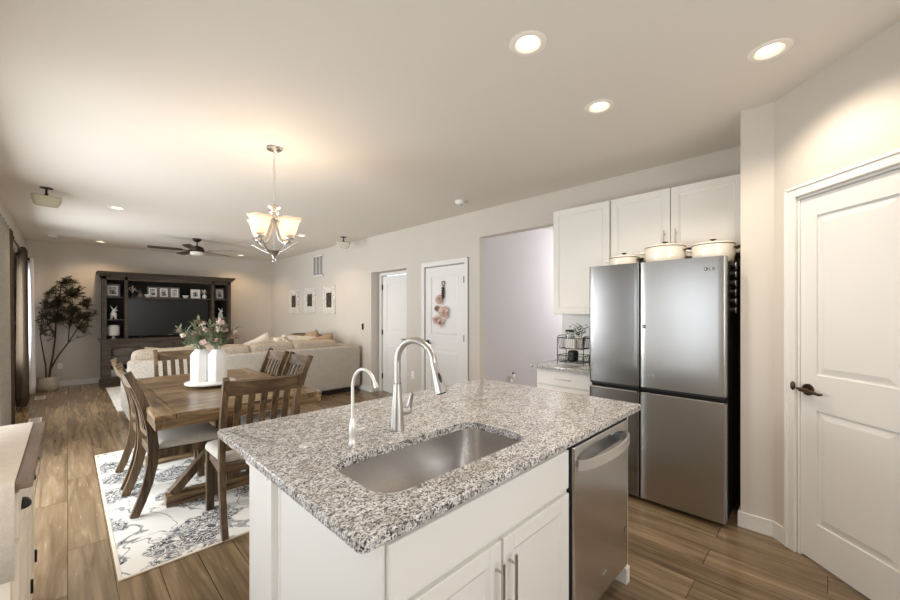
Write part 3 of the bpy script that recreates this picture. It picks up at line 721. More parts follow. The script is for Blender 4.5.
# spice tins stuck on fridge side
t0 = None
for k in range(6):
    z = 1.74-k*.062; 
    lab = ['topmost', 'second from the top', 'third from the top', 'fourth from the top', 'fifth from the top', 'lowest'][k]
    if k == 0:
        sp = T('spice_tin', '', 'spice tin', (3.24, FY0+.008, z), 0, 'spice tins on the fridge side')
        MB().cyl((3.24, FY0+.008, z), (3.24, FY0-.022, z), .024, seg=20).build('tin', M['blackmetal'], sp, True)
        MB().cyl((3.24, FY0-.022, z), (3.24, FY0-.027, z), .0245, seg=20).build('lid', M['silver'], sp, True); t0 = sp
    else: sp = copy_tree(t0); sp.location.z = z
    sp['label'] = 'round spice tin stuck on the fridge side, %s of the column' % lab
# dutch ovens on the fridge
def pot(loc, r, h, rz, label, lidm='enamel', knob=True):
    p = T('casserole_pot', label, 'pot', loc, rz, 'cream pots on top of the fridge')
    MB().lathe([(0, 0), (r*.86, 0), (r*.93, .01), (r, h*.5), (r, h), (r*.95, h), (r*.94, h*.5), (r*.85, .012), (0, .012)], (0, 0, 0), 36).build('pot_body', M['enamel'], p, True, world=False)
    ld = MB().lathe([(r*1.01, h+.001), (r*1.015, h+.006), (r*.9, h+.016), (r*.5, h+.026), (.0, h+.030), (0, h+.022), (r*.9, h+.004), (r*1.01, h+.001)], (0, 0, 0), 36).build('lid', M['enamel'], p, True, world=False)
    MB().lathe([(r*1.018, h-.001), (r*1.022, h+.002), (r*1.018, h+.004)], (0, 0, 0), 36).build('rim', M['bronze'], p, True, world=False)
    MB().lathe([(0, 0), (.007, 0), (.007, .010), (.020, .014), (.022, .019), (0, .022)], (0, 0, h+.028), 20).build('knob', M['bronzed'], ld, True, world=False)
    for s_ in (-1, 1):
        MB().tube([(s_*(r-.004), -.035, h*.78), (s_*(r+.026), -.032, h*.84), (s_*(r+.036), 0, h*.86), (s_*(r+.026), .032, h*.84), (s_*(r-.004), .035, h*.78)], .007, 10).build('handle', M['enamel' if s_ > 0 else 'bronze'], p, True, world=False)
    return p
FT = 1.77
pot((3.30, 1.215, FT), .115, .098, PI/2, 'low cream enamel casserole pot, leftmost on top of the fridge')
pot((3.30, .905, FT), .140, .150, PI/2, 'tall cream enamel casserole pot in the middle on top of the fridge')
pot((3.30, .590, FT), .132, .130, PI/2, 'cream enamel casserole pot at the right end on top of the fridge')

# ------------------------------------------------------------ wall cabinets, counter beside fridge
UX = 3.47
UM = Matrix(((0, 1, 0, 0), (1, 0, 0, 0), (0, 0, 1, 0), (0, 0, 0, 1)))   # local x -> world Y, local y -> world X
def upper(y0, y1, z0, z1, label, doors, handles):
    u = T('wall_cabinet', label, 'cabinet', (3.63, (y0+y1)/2, z0))
    MB().box((UX+.022, y0, z0), (XR, y1, z1), .001).build('carcass', M['cab'], u)
    n = len(doors)
    for (a, b), hy in zip(doors, handles):
        d_ = shaker(a, b, z0+.006, z1-.006, UX, u, mtx=UM)
        if hy is not None: pull((UX, hy, z0+.06), (UX, hy, z0+.235), (-1, 0, 0), d_)
    return u
upper(1.402, 1.978, 1.395, 2.44, 'white shaker wall cabinet with one tall door, left of the fridge', [(1.408, 1.972)], [1.435])
upper(.424, 1.398, 1.80+.055, 2.44, 'white shaker wall cabinet with two doors above the fridge', [(.914, 1.392), (.430, .908)], [.952, .868])
bc = T('base_cabinet', 'white base cabinet with a top drawer, between the hall opening and the fridge', 'cabinet', (3.5, 1.7, 0))
MB().box((3.22, 1.425, .10), (XR-.004, 2.0, .885)).box((3.29, 1.425, 0), (XR-.016, 2.0, .10)).build('carcass', M['cab'], bc)
dwf = MB().box((3.20, 1.432, .735), (3.22, 1.994, .868), .003).build('drawer', M['cab'], bc)
pull((3.20, 1.63, .802), (3.20, 1.79, .802), (-1, 0, 0), dwf)
d_ = shaker(1.432, 1.994, .115, .725, 3.20, bc, mtx=UM); pull((3.20, 1.47, .50), (3.20, 1.47, .67), (-1, 0, 0), d_)
c2 = MB().box((3.165, 1.405, .885), (XR, 2.05, .915), .004).build('side_countertop', M['granite'], None, True)
tag(c2, 'short granite counter with wire rack on it, left of the fridge', 'countertop')
struct('trim_backsplash', MB().box((XR-.008, 1.405, .915), (XR, 2.05, 1.395)), M['backsplash'])
# wire rack
rk = T('wire_rack', 'black two-tier wire rack on the granite counter left of the fridge', 'rack', (3.42, 1.76, .915))
def basket(x0, x1, y0, y1, z0, z1, name, flare=.015):
    mb = MB(); w_ = .0022
    def loop(z, f): 
        pts = [(x0-f, y0-f, z), (x1+f, y0-f, z), (x1+f, y1+f, z), (x0-f, y1+f, z), (x0-f, y0-f, z)]
        for a, b in zip(pts, pts[1:]): mb.cyl(a, b, w_*1.4, seg=6)
    loop(z0, 0); loop(z1, flare)
    n = 13
    for k in range(n+1):
        t_ = k/n; yy = y0+(y1-y0)*t_; yf_ = y0-flare+(y1-y0+2*flare)*t_
        mb.tube([(x0-flare, yf_, z1), (x0, yy, z0), (x1, yy, z0), (x1+flare, yf_, z1)], w_*.6, 5)
    for k in range(7):
        t_ = k/6; xx = x0+(x1-x0)*t_
        for sy, f in ((y0, -flare), (y1, flare)): mb.cyl((xx, sy, z0), (xx, sy+f, z1), w_*.7, seg=5)
    return mb.build(name, M['blackmetal'], rk, True)
basket(3.32, 3.48, 1.60, 1.82, 1.075, 1.175, 'basket'); basket(3.32, 3.48, 1.60, 1.82, .945, 1.01, 'basket')
for yy in (1.580, 1.84): MB().tube([(3.315, yy, .918), (3.315, yy, 1.18), (3.34, yy, 1.195), (3.46, yy, 1.195), (3.485, yy, 1.18), (3.485, yy, .918)], .0035, 8).build('side_frame', M['blackmetal'], rk, True)
pk = MB().box((3.335, 1.67, 1.078), (3.38, 1.77, 1.165), .004).build('napkin_stack', M['white'], None); tag(pk, 'white napkins stacked inside the upper wire basket', 'napkins')
pk = MB().box((3.35, 1.68, .947), (3.44, 1.76, 1.055), .02).build('coffee_canister', M['black'], None); tag(pk, 'small black canister in the lower tier of the wire rack', 'canister')
jr = T('glass_jar', 'clear glass jar with dark lid standing in the upper wire basket', 'jar', (3.42, 1.765, 1.080))
MB().lathe([(0, 0), (.04, 0), (.042, .01), (.042, .12), (.036, .14), (.036, .15)], (0, 0, 0), 24).build('jar_body', M['jar'], jr, True, world=False)
MB().lathe([(0, .0), (.036, 0), (.037, .07), (0, .075)], (0, 0, .004), 20).build('contents', M['soil'], jr, True, world=False)
MB().lathe([(0, .148), (.042, .148), (.043, .168), (0, .17)], (0, 0, 0), 24).build('lid', M['blackmetal'], jr, True, world=False)
hp = T('potted_herb', 'small leafy plant in a white pot standing in the upper wire basket', 'potted plant', (3.42, 1.660, 1.080))
MB().lathe([(0, 0), (.035, 0), (.048, .10), (.050, .105), (.045, .105), (.042, .09), (0, .09)], (0, 0, 0), 24).build('pot', M['vase'], hp, True, world=False)
mb = MB()
for k in range(90):
    a = random.uniform(0, 2*PI); e_ = random.uniform(.2, 1.4); L = random.uniform(.04, .13)
    p = Vector((math.cos(a)*math.cos(e_)*L, math.sin(a)*math.cos(e_)*L, .10+math.sin(e_)*L)); mb.leaf(p, (math.cos(a), math.sin(a), random.uniform(-.3, .8)), .032, .02)
for k in range(8):
    a = k*.8; mb.cyl((0, 0, .08), (.06*math.cos(a), .06*math.sin(a), .20), .0015, seg=5)
mb.build('foliage', M['leaf3'], hp, world=False)
bo = T('black_bottle', 'small black bottle on the granite counter beside the fridge', 'bottle', (3.34, 1.505, .915))
MB().lathe([(0, 0), (.032, 0), (.033, .10), (.012, .135), (.011, .165), (0, .166)], (0, 0, 0), 20).build('bottle_body', M['black'], bo, True, world=False)
MB().lathe([(0, .164), (.014, .164), (.014, .185), (0, .186)], (0, 0, 0), 16).build('cap', M['silver'], bo, True, world=False)
pk = MB().lathe([(0, 0), (.055, 0), (.07, .012), (.066, .012), (.05, .004), (0, .004)], (3.255, 1.50, .915), 24).build('saucer', M['vase'], None, True); tag(pk, 'small white dish on the granite counter by the fridge', 'dish')

# ------------------------------------------------------------ dining area
rug = T('dining_rug', 'cream rug with grey floral sprays under the dining table', 'rug', (.97, 3.87, 0))
MB().box((.20, 2.65, .001), (1.74, 5.10, .008), .002).build('pile', M['rug'], rug)
mb = MB()
for lo, hi in (((.188, 2.638), (.206, 5.112)), ((1.734, 2.638), (1.752, 5.112)), ((.206, 2.638), (1.734, 2.656)), ((.206, 5.094), (1.734, 5.112))): mb.box((*lo, .001), (*hi, .0095), .002)
mb.build('binding', M['rugside'], rug)
RZ0 = .008
TX0, TX1, TY0, TY1 = .385, 1.495, 3.0, 4.86
tb = T('dining_table', 'rustic brown plank-top trestle dining table on the floral rug', 'table', (.94, 3.93, RZ0))
mb = MB(); n = 9; yw = (TY1-TY0)/n
for k in range(n): mb.box((TX0+.115, TY0+k*yw+.0008, .722), (TX1-.115, TY0+(k+1)*yw-.0008, .76), .0015)
mb.build('tabletop', M['tablew'], tb)
for a, b in ((TX0, TX0+.1115), (TX1-.1115, TX1)): MB().box((a, TY0, .722), (b, TY1, .76), .002).build('edge_board', M['tabley'], tb)
for lo, hi, m_ in (((TX0+.036, TY0+.003), (TX1-.036, TY0+.033), 'tablew'), ((TX0+.036, TY1-.033), (TX1-.036, TY1-.003), 'tablew'), ((TX0+.003, TY0+.003), (TX0+.035, TY1-.003), 'tabley'), ((TX1-.035, TY0+.003), (TX1-.003, TY1-.003), 'tabley')):
    MB().box((*lo, .668), (*hi, .7215), .002).build('apron', M[m_], tb)
for yy in (3.42, 4.44):
    MB().box((.50, yy-.05, RZ0), (1.38, yy+.05, .085), .006).build('trestle_foot', M['tablew'], tb)
    MB().box((.89, yy-.045, .085), (.99, yy+.045, .64), .004).build('trestle_post', M['chairw'], tb)
    MB().box((.52, yy-.045, .64), (1.36, yy+.045, .722), .004).build('trestle_head', M['tablew'], tb)
    for s_ in (-1, 1): MB().sweep([(.94+s_*.40, yy, .088), (.94+s_*.07, yy, .44)], .035, .028, (0, 1, 0)).build('brace', M['chairw'], tb)
MB().box((.91, 3.465, .12), (.97, 4.395, .21), .004).build('stretcher', M['tabley'], tb)
# chair
def make_chair():
    c = T('dining_chair', 'chair', 'chair', (0, 0, RZ0), 0, 'wooden slat-back dining chairs')
    hw = .225   # local: +y forward, origin mid rear feet
    for s_ in (-1, 1):
        zz = [0, .10, .22, .34, .45, .58, .72, .86, 1.0]; yy = [0, .04, .078, .102, .108, .098, .070, .026, -.034]
        th = [.024, .026, .028, .030, .031, .028, .025, .023, .021]
        MB().sweep([(s_*hw, y_, z_) for y_, z_ in zip(yy, zz)], .017, th, (1, 0, 0)).build('back_leg', M['chairw'], c, world=False)
        MB().sweep([(s_*(hw+.002), .50, 0), (s_*(hw+.002), .50, .42)], .024, [.022, .026], (1, 0, 0)).build('front_leg', M['chairw'], c, world=False)
        MB().box((s_*hw-.012, .12, .37), (s_*hw+.012, .485, .43), .002).build('apron', M['chairw'], c, world=False)
    MB().box((-hw, .487, .365), (hw, .512, .43), .002).build('apron', M['chairx'], c, world=False)
    MB().box((-hw, .098, .37), (hw, .12, .43), .002).build('apron', M['chairx'], c, world=False)
    # top rail, slightly bowed backwards
    pts = [(-.222+.444*k/10, -.022*(1-(2*k/10-1)**2)-.008, .935) for k in range(11)]
    MB().sweep(pts, .048, .012, (0, -.32, 1)).build('top_rail', M['chairx'], c, world=False)
    pts = [(-.222+.444*k/10, .098-.016*(1-(2*k/10-1)**2), .545) for k in range(11)]
    MB().sweep(pts, .024, .011, (0, -.12, 1)).build('lower_rail', M['chairx'], c, world=False)
    for k in range(5):
        x = -.222+.444*(k+1)/6; u = (2*(k+1)/6-1); bow = 1-u*u
        MB().sweep([(x, .096-.016*bow, .555), (x, .080-.018*bow, .68), (x, .047-.021*bow, .80), (x, .008-.022*bow, .90)], .020, .006, (1, 0, 0)).build('slat', M['chairw'], c, world=False)
    # padded seat
    mb = MB(); bm = mb.bm; rings = []
    def outline(off):
        pts = rrect(-.262+off, .262-off, .128+off, .535-off, .05, 6)
        return [(x*(.84+.16*(y-.128)/.41), y) for x, y in pts]
    for off, z in ((.006, .43), (0, .438), (0, .462), (.008, .478), (.03, .489), (.09, .496)): rings.append([bm.verts.new((x, y_, z)) for x, y_ in outline(off)])
    for A, B in zip(rings, rings[1:]):
        for k in range(len(A)): bm.faces.new((A[k], A[(k+1) % len(A)], B[(k+1) % len(A)], B[k]))
    bm.faces.new(rings[-1]); bm.faces.new(rings[0][::-1]); mb.build('seat', M['seat'], c, True, world=False)
    return c
ch0 = make_chair()
spots = [(.912, 2.63, -.07, 'slat-back wooden dining chair at the near end of the table, its back to the island'),
         (.315, 3.60, -PI/2+.02, 'slat-back wooden dining chair on the window side of the table, nearest the sideboard'),
         (.315, 4.20, -PI/2, 'slat-back wooden dining chair on the window side of the table, farther from the island'),
         (.885, 5.08, PI, 'slat-back wooden dining chair at the far end of the table, behind the white vases'),
         (1.60, 4.27, PI/2, 'slat-back wooden dining chair on the right side of the table, nearer the sofa'),
         (1.60, 3.70, PI/2-.04, 'slat-back wooden dining chair on the right side of the table, nearer the island')]
for i, (x, y, rz, lab) in enumerate(spots):
    o = ch0 if i == 0 else copy_tree(ch0); o.location = (x, y, RZ0); o.rotation_euler = (0, 0, rz); o['label'] = lab
# lazy susan, vases, bouquets
TZ = .76
ls = T('serving_stand', 'round white low stand under the two vases on the dining table', 'stand', (.905, 3.930, TZ))
MB().lathe([(0, 0), (.09, 0), (.095, .004), (.09, .022), (0, .022)], (0, 0, 0), 36).build('foot', M['pewter'], ls, True, world=False)
MB().lathe([(0, .022), (.185, .022), (.196, .028), (.196, .038), (.19, .042), (0, .042)], (0, 0, 0), 48).build('plate', M['vase'], ls, True, world=False)
VZ = TZ+.042
def vase(x, y, label):
    v = T('vase', label, 'vase', (x, y, VZ), 0, 'white vases on the dining table')
    fn = lambda r, z, a: (r*(1/ max(.001, math.cos(((a+PI/8) % (PI/4))-PI/8))) if r > .06 else r, z)
    MB().lathe([(0, 0), (.066, 0), (.070, .006), (.070, .235), (.045, .275), (.040, .285), (.034, .285), (.036, .27), (.062, .23), (.062, .01), (0, .01)], (0, 0, 0), 48, fn=fn).build('vase_body', M['vase'], v, True, world=False); return v
vase(.838, 3.990, 'white faceted bottle-shaped vase on the stand, the left one'); vase(.948, 3.883, 'white faceted bottle-shaped vase on the stand, the right one')
def bouquet(x, y, label, seed, lean):
    rnd = random.Random(seed); b = T('flower_bouquet', label, 'flowers', (x, y, VZ+.15), 0, 'bouquets in the white vases')
    st = MB(); lf = MB(); heads = []
    for k in range(24):
        a = rnd.uniform(0, 2*PI); rad = rnd.uniform(.02, .17); h = rnd.uniform(.19, .50-rad*1.1)
        tip = Vector((lean[0]+rad*math.cos(a), lean[1]+rad*math.sin(a), h)); base = Vector((.012*math.cos(a), .012*math.sin(a), 0)); mid = Vector((.02*math.cos(a), .02*math.sin(a), .14))
        st.tube([base, mid, mid.lerp(tip, .5)+Vector((0, 0, .03)), tip], .0016, 5)
        leafy = k % 2 == 0
        for j in range(13 if leafy else 5):
            p = mid.lerp(tip, .2+.8*j/(13 if leafy else 5)); aa = rnd.uniform(0, 2*PI)
            lf.leaf(p, (math.cos(aa)*.8+tip.x*2, math.sin(aa)*.8+tip.y*2, rnd.uniform(.1, .9)), rnd.uniform(.055, .10), rnd.uniform(.014, .024))
        if not leafy: heads.append(tip)
    st.build('stems', M['leaf2'], b, world=False); lf.build('leaves', M['leaf2'], b, world=False)
    for j, t_ in enumerate(heads):
        mb = MB(); n = 26; R = rnd.uniform(.022, .036)
        for q in range(n):
            aa = rnd.uniform(0, 2*PI); el = rnd.uniform(-.3, 1.4); dd = Vector((math.cos(aa)*math.cos(el), math.sin(aa)*math.cos(el), math.sin(el)))
            mb.leaf(t_+dd*R*.35, dd, R*.85, R*.6, up=(rnd.uniform(-1, 1), rnd.uniform(-1, 1), rnd.uniform(-1, 1)))
        mb.sph(t_, R*.45, u=8, v=6)
        mb.build('blossom', M[('whitef', 'mauve', 'pink', 'mauve')[j % 4]], b, world=False)
bouquet(.838, 3.990, 'pink and white blossoms with green leaves in the left vase', 3, (-.04, .03))
bouquet(.948, 3.883, 'pale blossoms with leafy sprigs in the right vase', 11, (.04, -.03))
ns = MB().box((1.02, 3.55, TZ+.001), (1.20, 3.70, TZ+.008), .002).build('placemat', M['white'], None); tag(ns, 'small white folded cloth lying on the dining table right of the vases', 'cloth')

# chandelier over the table
chx, chy = 1.18, 3.18
cd = T('chandelier', 'brushed nickel chandelier with frosted bell shades hanging above the dining table', 'chandelier', (chx, chy, 1.83))
MB().lathe([(0, 0), (.022, -.03), (.055, -.018), (.062, -.004), (.062, 0)], (chx, chy, H), 28).build('canopy', M['nickel'], cd, True)
mb = MB(); z = 2.725; k = 0
while z > 2.30:
    a = (k % 2)*PI/2; pts = [(chx+.008*math.cos(t_)*math.cos(a), chy+.008*math.cos(t_)*math.sin(a), z-.012+.014*math.sin(t_)) for t_ in [2*PI*q/10 for q in range(11)]]
    mb.tube(pts, .0018, 6, caps=False); z -= .0225; k += 1
mb.build('chain', M['nickel'], cd, True)
MB().lathe([(0, .475), (.006, .47), (.012, .462), (.05, .452), (.052, .445), (.03, .43), (.022, .42), (.036, .41), (.034, .40), (.020, .39), (.019, .36), (.007, .35), (.006, .10), (.055, .098), (.057, .088), (.03, .075), (.012, .04), (.008, .03), (0, .03)], (chx, chy, 1.82), 28).build('column', M['nickel'], cd, True)
MB().tube([(chx+.014*math.cos(t_)*.7, chy-.014*math.cos(t_)*.7, 1.838+.014*math.sin(t_)) for t_ in [2*PI*q/16 for q in range(17)]], .003, 8).build('finial_ring', M['nickel'], cd, True)
vd = math.atan2(-chy, -chx)     # towards the viewer
AR = .150
for k in range(4):
    a = vd+math.radians(45+3)-math.radians(90*k)
    ux, uy = math.cos(a), math.sin(a)
    P = lambda r, z_: (chx+ux*r, chy+uy*r, z_)
    arm = MB().tube([P(.045, 1.905), P(.09, 1.935), P(.13, 1.975), P(AR, 1.998), P(AR+.012, 2.01)], .006, 10)
    arm.tube([P(.018, 2.17), P(.03, 2.08), P(.062, 1.995), P(.105, 1.965), P(.135, 1.985)], .0075, 8)
    arm.tube([P(.05, 1.90), P(.12, 1.925), P(.20, 1.965), P(.225, 1.975)], .0035, 8)
    am = arm.build('arm', M['nickel'], cd, True)
    MB().lathe([(0, 0), (.03, .002), (.034, .012), (.024, .02), (.020, .05), (0, .05)], P(AR, 1.998), 20).build('socket_cup', M['nickel'], am, True)
    fn = lambda r, z_, t_: (r*(1+(.03*math.sin(5*t_) if z_ > .15 else 0)), z_+(.004*math.sin(5*t_) if z_ > .15 else 0))
    shd = MB().lathe([(.028, .03), (.040, .04), (.054, .075), (.062, .11), (.072, .14), (.092, .168)], P(AR, 1.998), 36, fn=fn).build('lamp_shade', M['shade'], am, True)
    sm = shd.modifiers.new('thick', 'SOLIDIFY'); sm.thickness = .002
    MB().sph(P(AR, 2.085), .026, (1, 1, 1.3)).build('bulb', M['bulb2'], am, True)
    plight('chandelier_light', P(AR, 2.13), 2.6, (1, .76, .50), .03, parent=cd)

# ------------------------------------------------------------ recessed lights
cl = [(1.61, 1.055, 'round recessed ceiling light above the sink side of the island', 1), (2.52, .21, 'round recessed ceiling light near the pantry door', 1), (2.43, 1.05, 'round recessed ceiling light in front of the fridge', 1),
      (.444, 6.45, 'round recessed ceiling light over the window side of the sofa', 0), (.44, 9.75, 'round recessed ceiling light above the left end of the media cabinet', 0), (2.86, 9.75, 'round recessed ceiling light right of the ceiling fan, by the far wall', 0), (2.87, 6.5, 'round recessed ceiling light beyond the chandelier', 0)]
lp = None
for i, (x, y, lab, k) in enumerate(cl):
    if i in (0, 3):
        lp = T('recessed_light', lab, 'ceiling light', (0, 0, H), 0, 'recessed ceiling lights')
        MB().lathe([(.060, -.001), (.064, -.005), (.088, -.005), (.094, -.0005), (.060, -.001)], (0, 0, 0), 40).build('trim_ring', M['ceilw'], lp, True, world=False)
        MB().lathe([(.060, -.001), (.054, .02), (.048, .045), (.046, .062), (0, .064)], (0, 0, 0), 32).build('baffle', M['baffle'], lp, True, world=False)
        zl, rl = (.026, .044) if k else (.004, .054)
        MB().lathe([(rl, zl+.014), (rl-.001, zl+.004), (.03, zl+.001), (0, zl)], (0, 0, 0), 32).build('lens', M['bulb'], lp, True, world=False)
        o = lp
    else: o = copy_tree(lp)
    o.location = (x, y, H); o['label'] = lab
    plight('recessed_lamp', (x, y, H-.02), (30 if k else 26), (1, .86, .70) if k else (1, .72, .45), .06, 'SPOT', 134 if k else 140)

# ------------------------------------------------------------ ceiling devices
def speaker(x, y, rz, label, m):
    s_ = T('ceiling_speaker', label, 'speaker', (x, y, H), rz, 'surround speakers on ceiling brackets')
    MB().cyl((0, 0, 0), (0, 0, -.006), .05, seg=20).cyl((-.05, 0, -.006), (.05, 0, -.006), .006, seg=8).cyl((0, 0, 0), (0, 0, -.075), .010, seg=12).sph((0, 0, -.07), .016).build('bracket', M['bronzed'], s_, True, world=False)
    mb = MB(); pts = [(-.135, -.075), (.135, -.075), (.125, .03), (.10, .075), (-.10, .075), (-.125, .03)]
    mtx = Matrix.Translation((0, 0, -.14)) @ Matrix.Rotation(math.radians(14), 4, 'X') @ Matrix.Scale(.78, 4)
    prof = []
    for k in range(13):
        u = -1+2*k/12; prof.append((u*.135, -.075*math.sqrt(max(0, 1-(u*.0)**2))))
    # shell: bowed front, tapering to the bottom
    rings = []
    for z_, sx, sy in ((.075, .145, .07), (.068, .15, .076), (0, .142, .078), (-.05, .122, .072), (-.07, .108, .064), (-.074, .100, .058)):
        ring = []
        for q in range(32):
            t_ = 2*PI*q/32; cx_, sy_ = math.cos(t_), math.sin(t_)
            ring.append(mb.bm.verts.new((math.copysign(abs(cx_)**.45, cx_)*sx, math.copysign(abs(sy_)**.55, sy_)*sy, z_)))
        rings.append(ring)
    for A, B in zip(rings, rings[1:]):
        for q in range(32): mb.bm.faces.new((A[q], A[(q+1) % 32], B[(q+1) % 32], B[q]))
    mb.bm.faces.new(rings[0]); mb.bm.faces.new(rings[-1][::-1]); bmesh.ops.transform(mb.bm, matrix=mtx, verts=mb.bm.verts)
    mb.build('speaker_body', m, s_, True, world=False)
speaker(-.16, 5.94, .12, 'khaki speaker hanging from a bracket on the ceiling near the window wall', M['speaker'])
speaker(3.45, 6.09, -.5, 'pale speaker hanging from a bracket on the ceiling near the right wall', M['wall'])
for x, y, lab in ((3.31, 3.12, 'white round smoke detector on the ceiling near the hall opening'), (-.18, 9.5, 'white round smoke detector on the ceiling above the potted tree')):
    sd = T('smoke_detector', lab, 'smoke detector', (x, y, H))
    MB().lathe([(0, -.042), (.035, -.042), (.05, -.036), (.058, -.02), (.06, -.004), (.066, 0)], (0, 0, 0), 28).build('housing', M['white'], sd, True, world=False)
    MB().lathe([(.0, -.0425), (.012, -.0445), (.014, -.042)], (0.028, 0, 0), 12).build('test_button', M['label'], sd, True, world=False)
# ceiling fan
fn_ = T('ceiling_fan', 'dark five-blade ceiling fan with a white light bowl in the living area', 'ceiling fan', (1.66, 8.14, H))
MB().lathe([(0, -.06), (.03, -.058), (.062, -.035), (.072, -.004), (.072, 0)], (0, 0, 0), 28).build('canopy', M['bronzed'], fn_, True, world=False)
MB().cyl((0, 0, -.05), (0, 0, -.14), .011, seg=12).build('downrod', M['bronzed'], fn_, True, world=False)
MB().lathe([(0, -.125), (.04, -.13), (.095, -.155), (.115, -.19), (.115, -.225), (.095, -.24), (0, -.24)], (0, 0, 0), 36).build('motor', M['bronzed'], fn_, True, world=False)
MB().lathe([(.1, -.238), (.108, -.245), (.108, -.275), (.085, -.30), (0, -.305)], (0, 0, 0), 36).build('light_bowl', M['fanglass'], fn_, True, world=False)
for k in range(5):
    a = math.radians(-42+72*k); mx = Matrix.Rotation(a, 4, 'Z') @ Matrix.Translation((0, 0, -.215)) @ Matrix.Rotation(math.radians(9), 4, 'X')
    b_ = MB().prism([(.22, -.05), (.30, -.062), (.66, -.068), (.70, -.055), (.71, .05), (.68, .062), (.30, .058), (.22, .045)], -.004, .004, mx).build('blade', M['darkw'], fn_, world=False)
    MB().prism([(.10, -.02), (.17, -.016), (.24, -.035), (.28, 0), (.24, .035), (.17, .016), (.10, .02)], -.010, -.0045, mx).build('blade_iron', M['bronzed'], b_, world=False)

# ------------------------------------------------------------ media wall unit
mu = T('media_cabinet', 'tall dark wood media wall unit with open shelves and television bay on the far wall', 'cabinet', (1.57, 10.1, 0))
UX0, UX1 = .465, 2.71; yb_, yu, yl = YF-.016, 9.92, 9.76
MB().box((UX0, yl+.02, .07), (UX1, yb_, .84)).build('base', M['darkw'], mu)
mb = MB()
for x0_, x1_ in ((UX0-.012, UX0+.07), (UX1-.07, UX1+.012)): mb.box((x0_, yl, 0), (x1_, yl+.08, .84), .004)
mb.box((UX0-.02, yl-.005, 0), (UX1+.02, yl+.02, .07), .004).box((UX0-.02, yl, 0), (UX0+.02, yb_, .07), .004); mb.build('plinth', M['darkw'], mu)
MB().box((UX0-.04, yl-.03, .855), (UX1+.04, yb_, .89), .006).box((UX0-.02, yl-.015, .835), (UX1+.02, yb_, .856), .004).build('ledge', M['darkw'], mu)
for i, x0_ in enumerate((.53, 1.02, 1.60, 2.14)):
    x1_ = x0_+(.45 if i in (0, 3) else .52)
    mb = MB()
    for a, b in ((x0_, x0_+.06), (x1_-.06, x1_)): mb.box((a, yl-.0, .12), (b, yl+.02, .78), .003)
    for a, b in ((.12, .18), (.72, .78)): mb.box((x0_+.06, yl, a), (x1_-.06, yl+.02, b), .003)
    dd = mb.build('door', M['darkw'], mu)
    MB().box((x0_+.06, yl+.010, .18), (x1_-.06, yl+.013, .72)).build('pane', M['cabglass'], dd)
    MB().sph((x0_+.03 if i % 2 else x1_-.03, yl-.012, .46), .012).build('knob', M['bronzed'], dd, True)
mb = MB().box((.59, yl+.0135, .18), (.92, yl+.019, .72)).box((1.08, yl+.0135, .18), (1.48, yl+.019, .72)).box((1.66, yl+.0135, .18), (2.06, yl+.019, .72)).box((2.20, yl+.0135, .18), (2.53, yl+.019, .72))
mb.build('door_backing', M['darkin'], mu)
# hutch
xs = [UX0+.01, .80, 2.36, UX1-.01]
mb = MB()
for (a, b) in ((xs[0], xs[0]+.06), (xs[1], xs[1]+.05), (xs[2]-.05, xs[2]), (xs[3]-.06, xs[3])): mb.box((a, yu, .89), (b, yb_, 2.12), .003)
mb.box((xs[0], yu, 2.05), (xs[3], yb_, 2.12), .003); mb.build('hutch_frame', M['darkw'], mu)
MB().box((xs[0], yb_-.02, .89), (xs[3], yb_-.001, 2.10)).build('back_panel', M['darkin'], mu)
MB().box((xs[0]-.03, yu-.03, 2.12), (xs[3]+.03, yb_, 2.155), .004).box((xs[0]-.06, yu-.06, 2.155), (xs[3]+.06, yb_, 2.185), .006).box((xs[0]-.08, yu-.08, 2.185), (xs[3]+.08, yb_, 2.21), .004).build('cornice', M['darkw'], mu)
for lo, hi, zs_ in ((xs[0]+.06, xs[1], (1.72, 1.275)), (xs[1]+.05, xs[2]-.05, (1.72,)), (xs[2], xs[3]-.06, (1.72, 1.275))):
    for z_ in zs_: MB().box((lo, yu+.01, z_-.022), (hi, yb_-.02, z_), .002).build('shelf', M['darkw'], mu)
tv = T('television', 'large flat black television standing in the media cabinet bay', 'television', (1.57, 10.1, .89))
MB().box((.855, 10.09, .925), (2.285, 10.13, 1.70), .004).box((.97, 10.13, 1.0), (2.17, 10.17, 1.5), .01).build('housing', M['black'], tv)
MB().box((.865, 10.087, .94), (2.275, 10.0899, 1.692)).build('screen', M['screen'], tv)
for x_ in (1.10, 2.04): MB().sweep([(x_-.1, 10.0, .894), (x_, 10.11, .93), (x_+.02, 10.2, .894)], .012, .004, (0, 1, .1)).build('stand_foot', M['silver'], tv)
MB().box((1.53, 10.085, .928), (1.61, 10.089, .936)).build('brand_bar', M['silver'], tv)
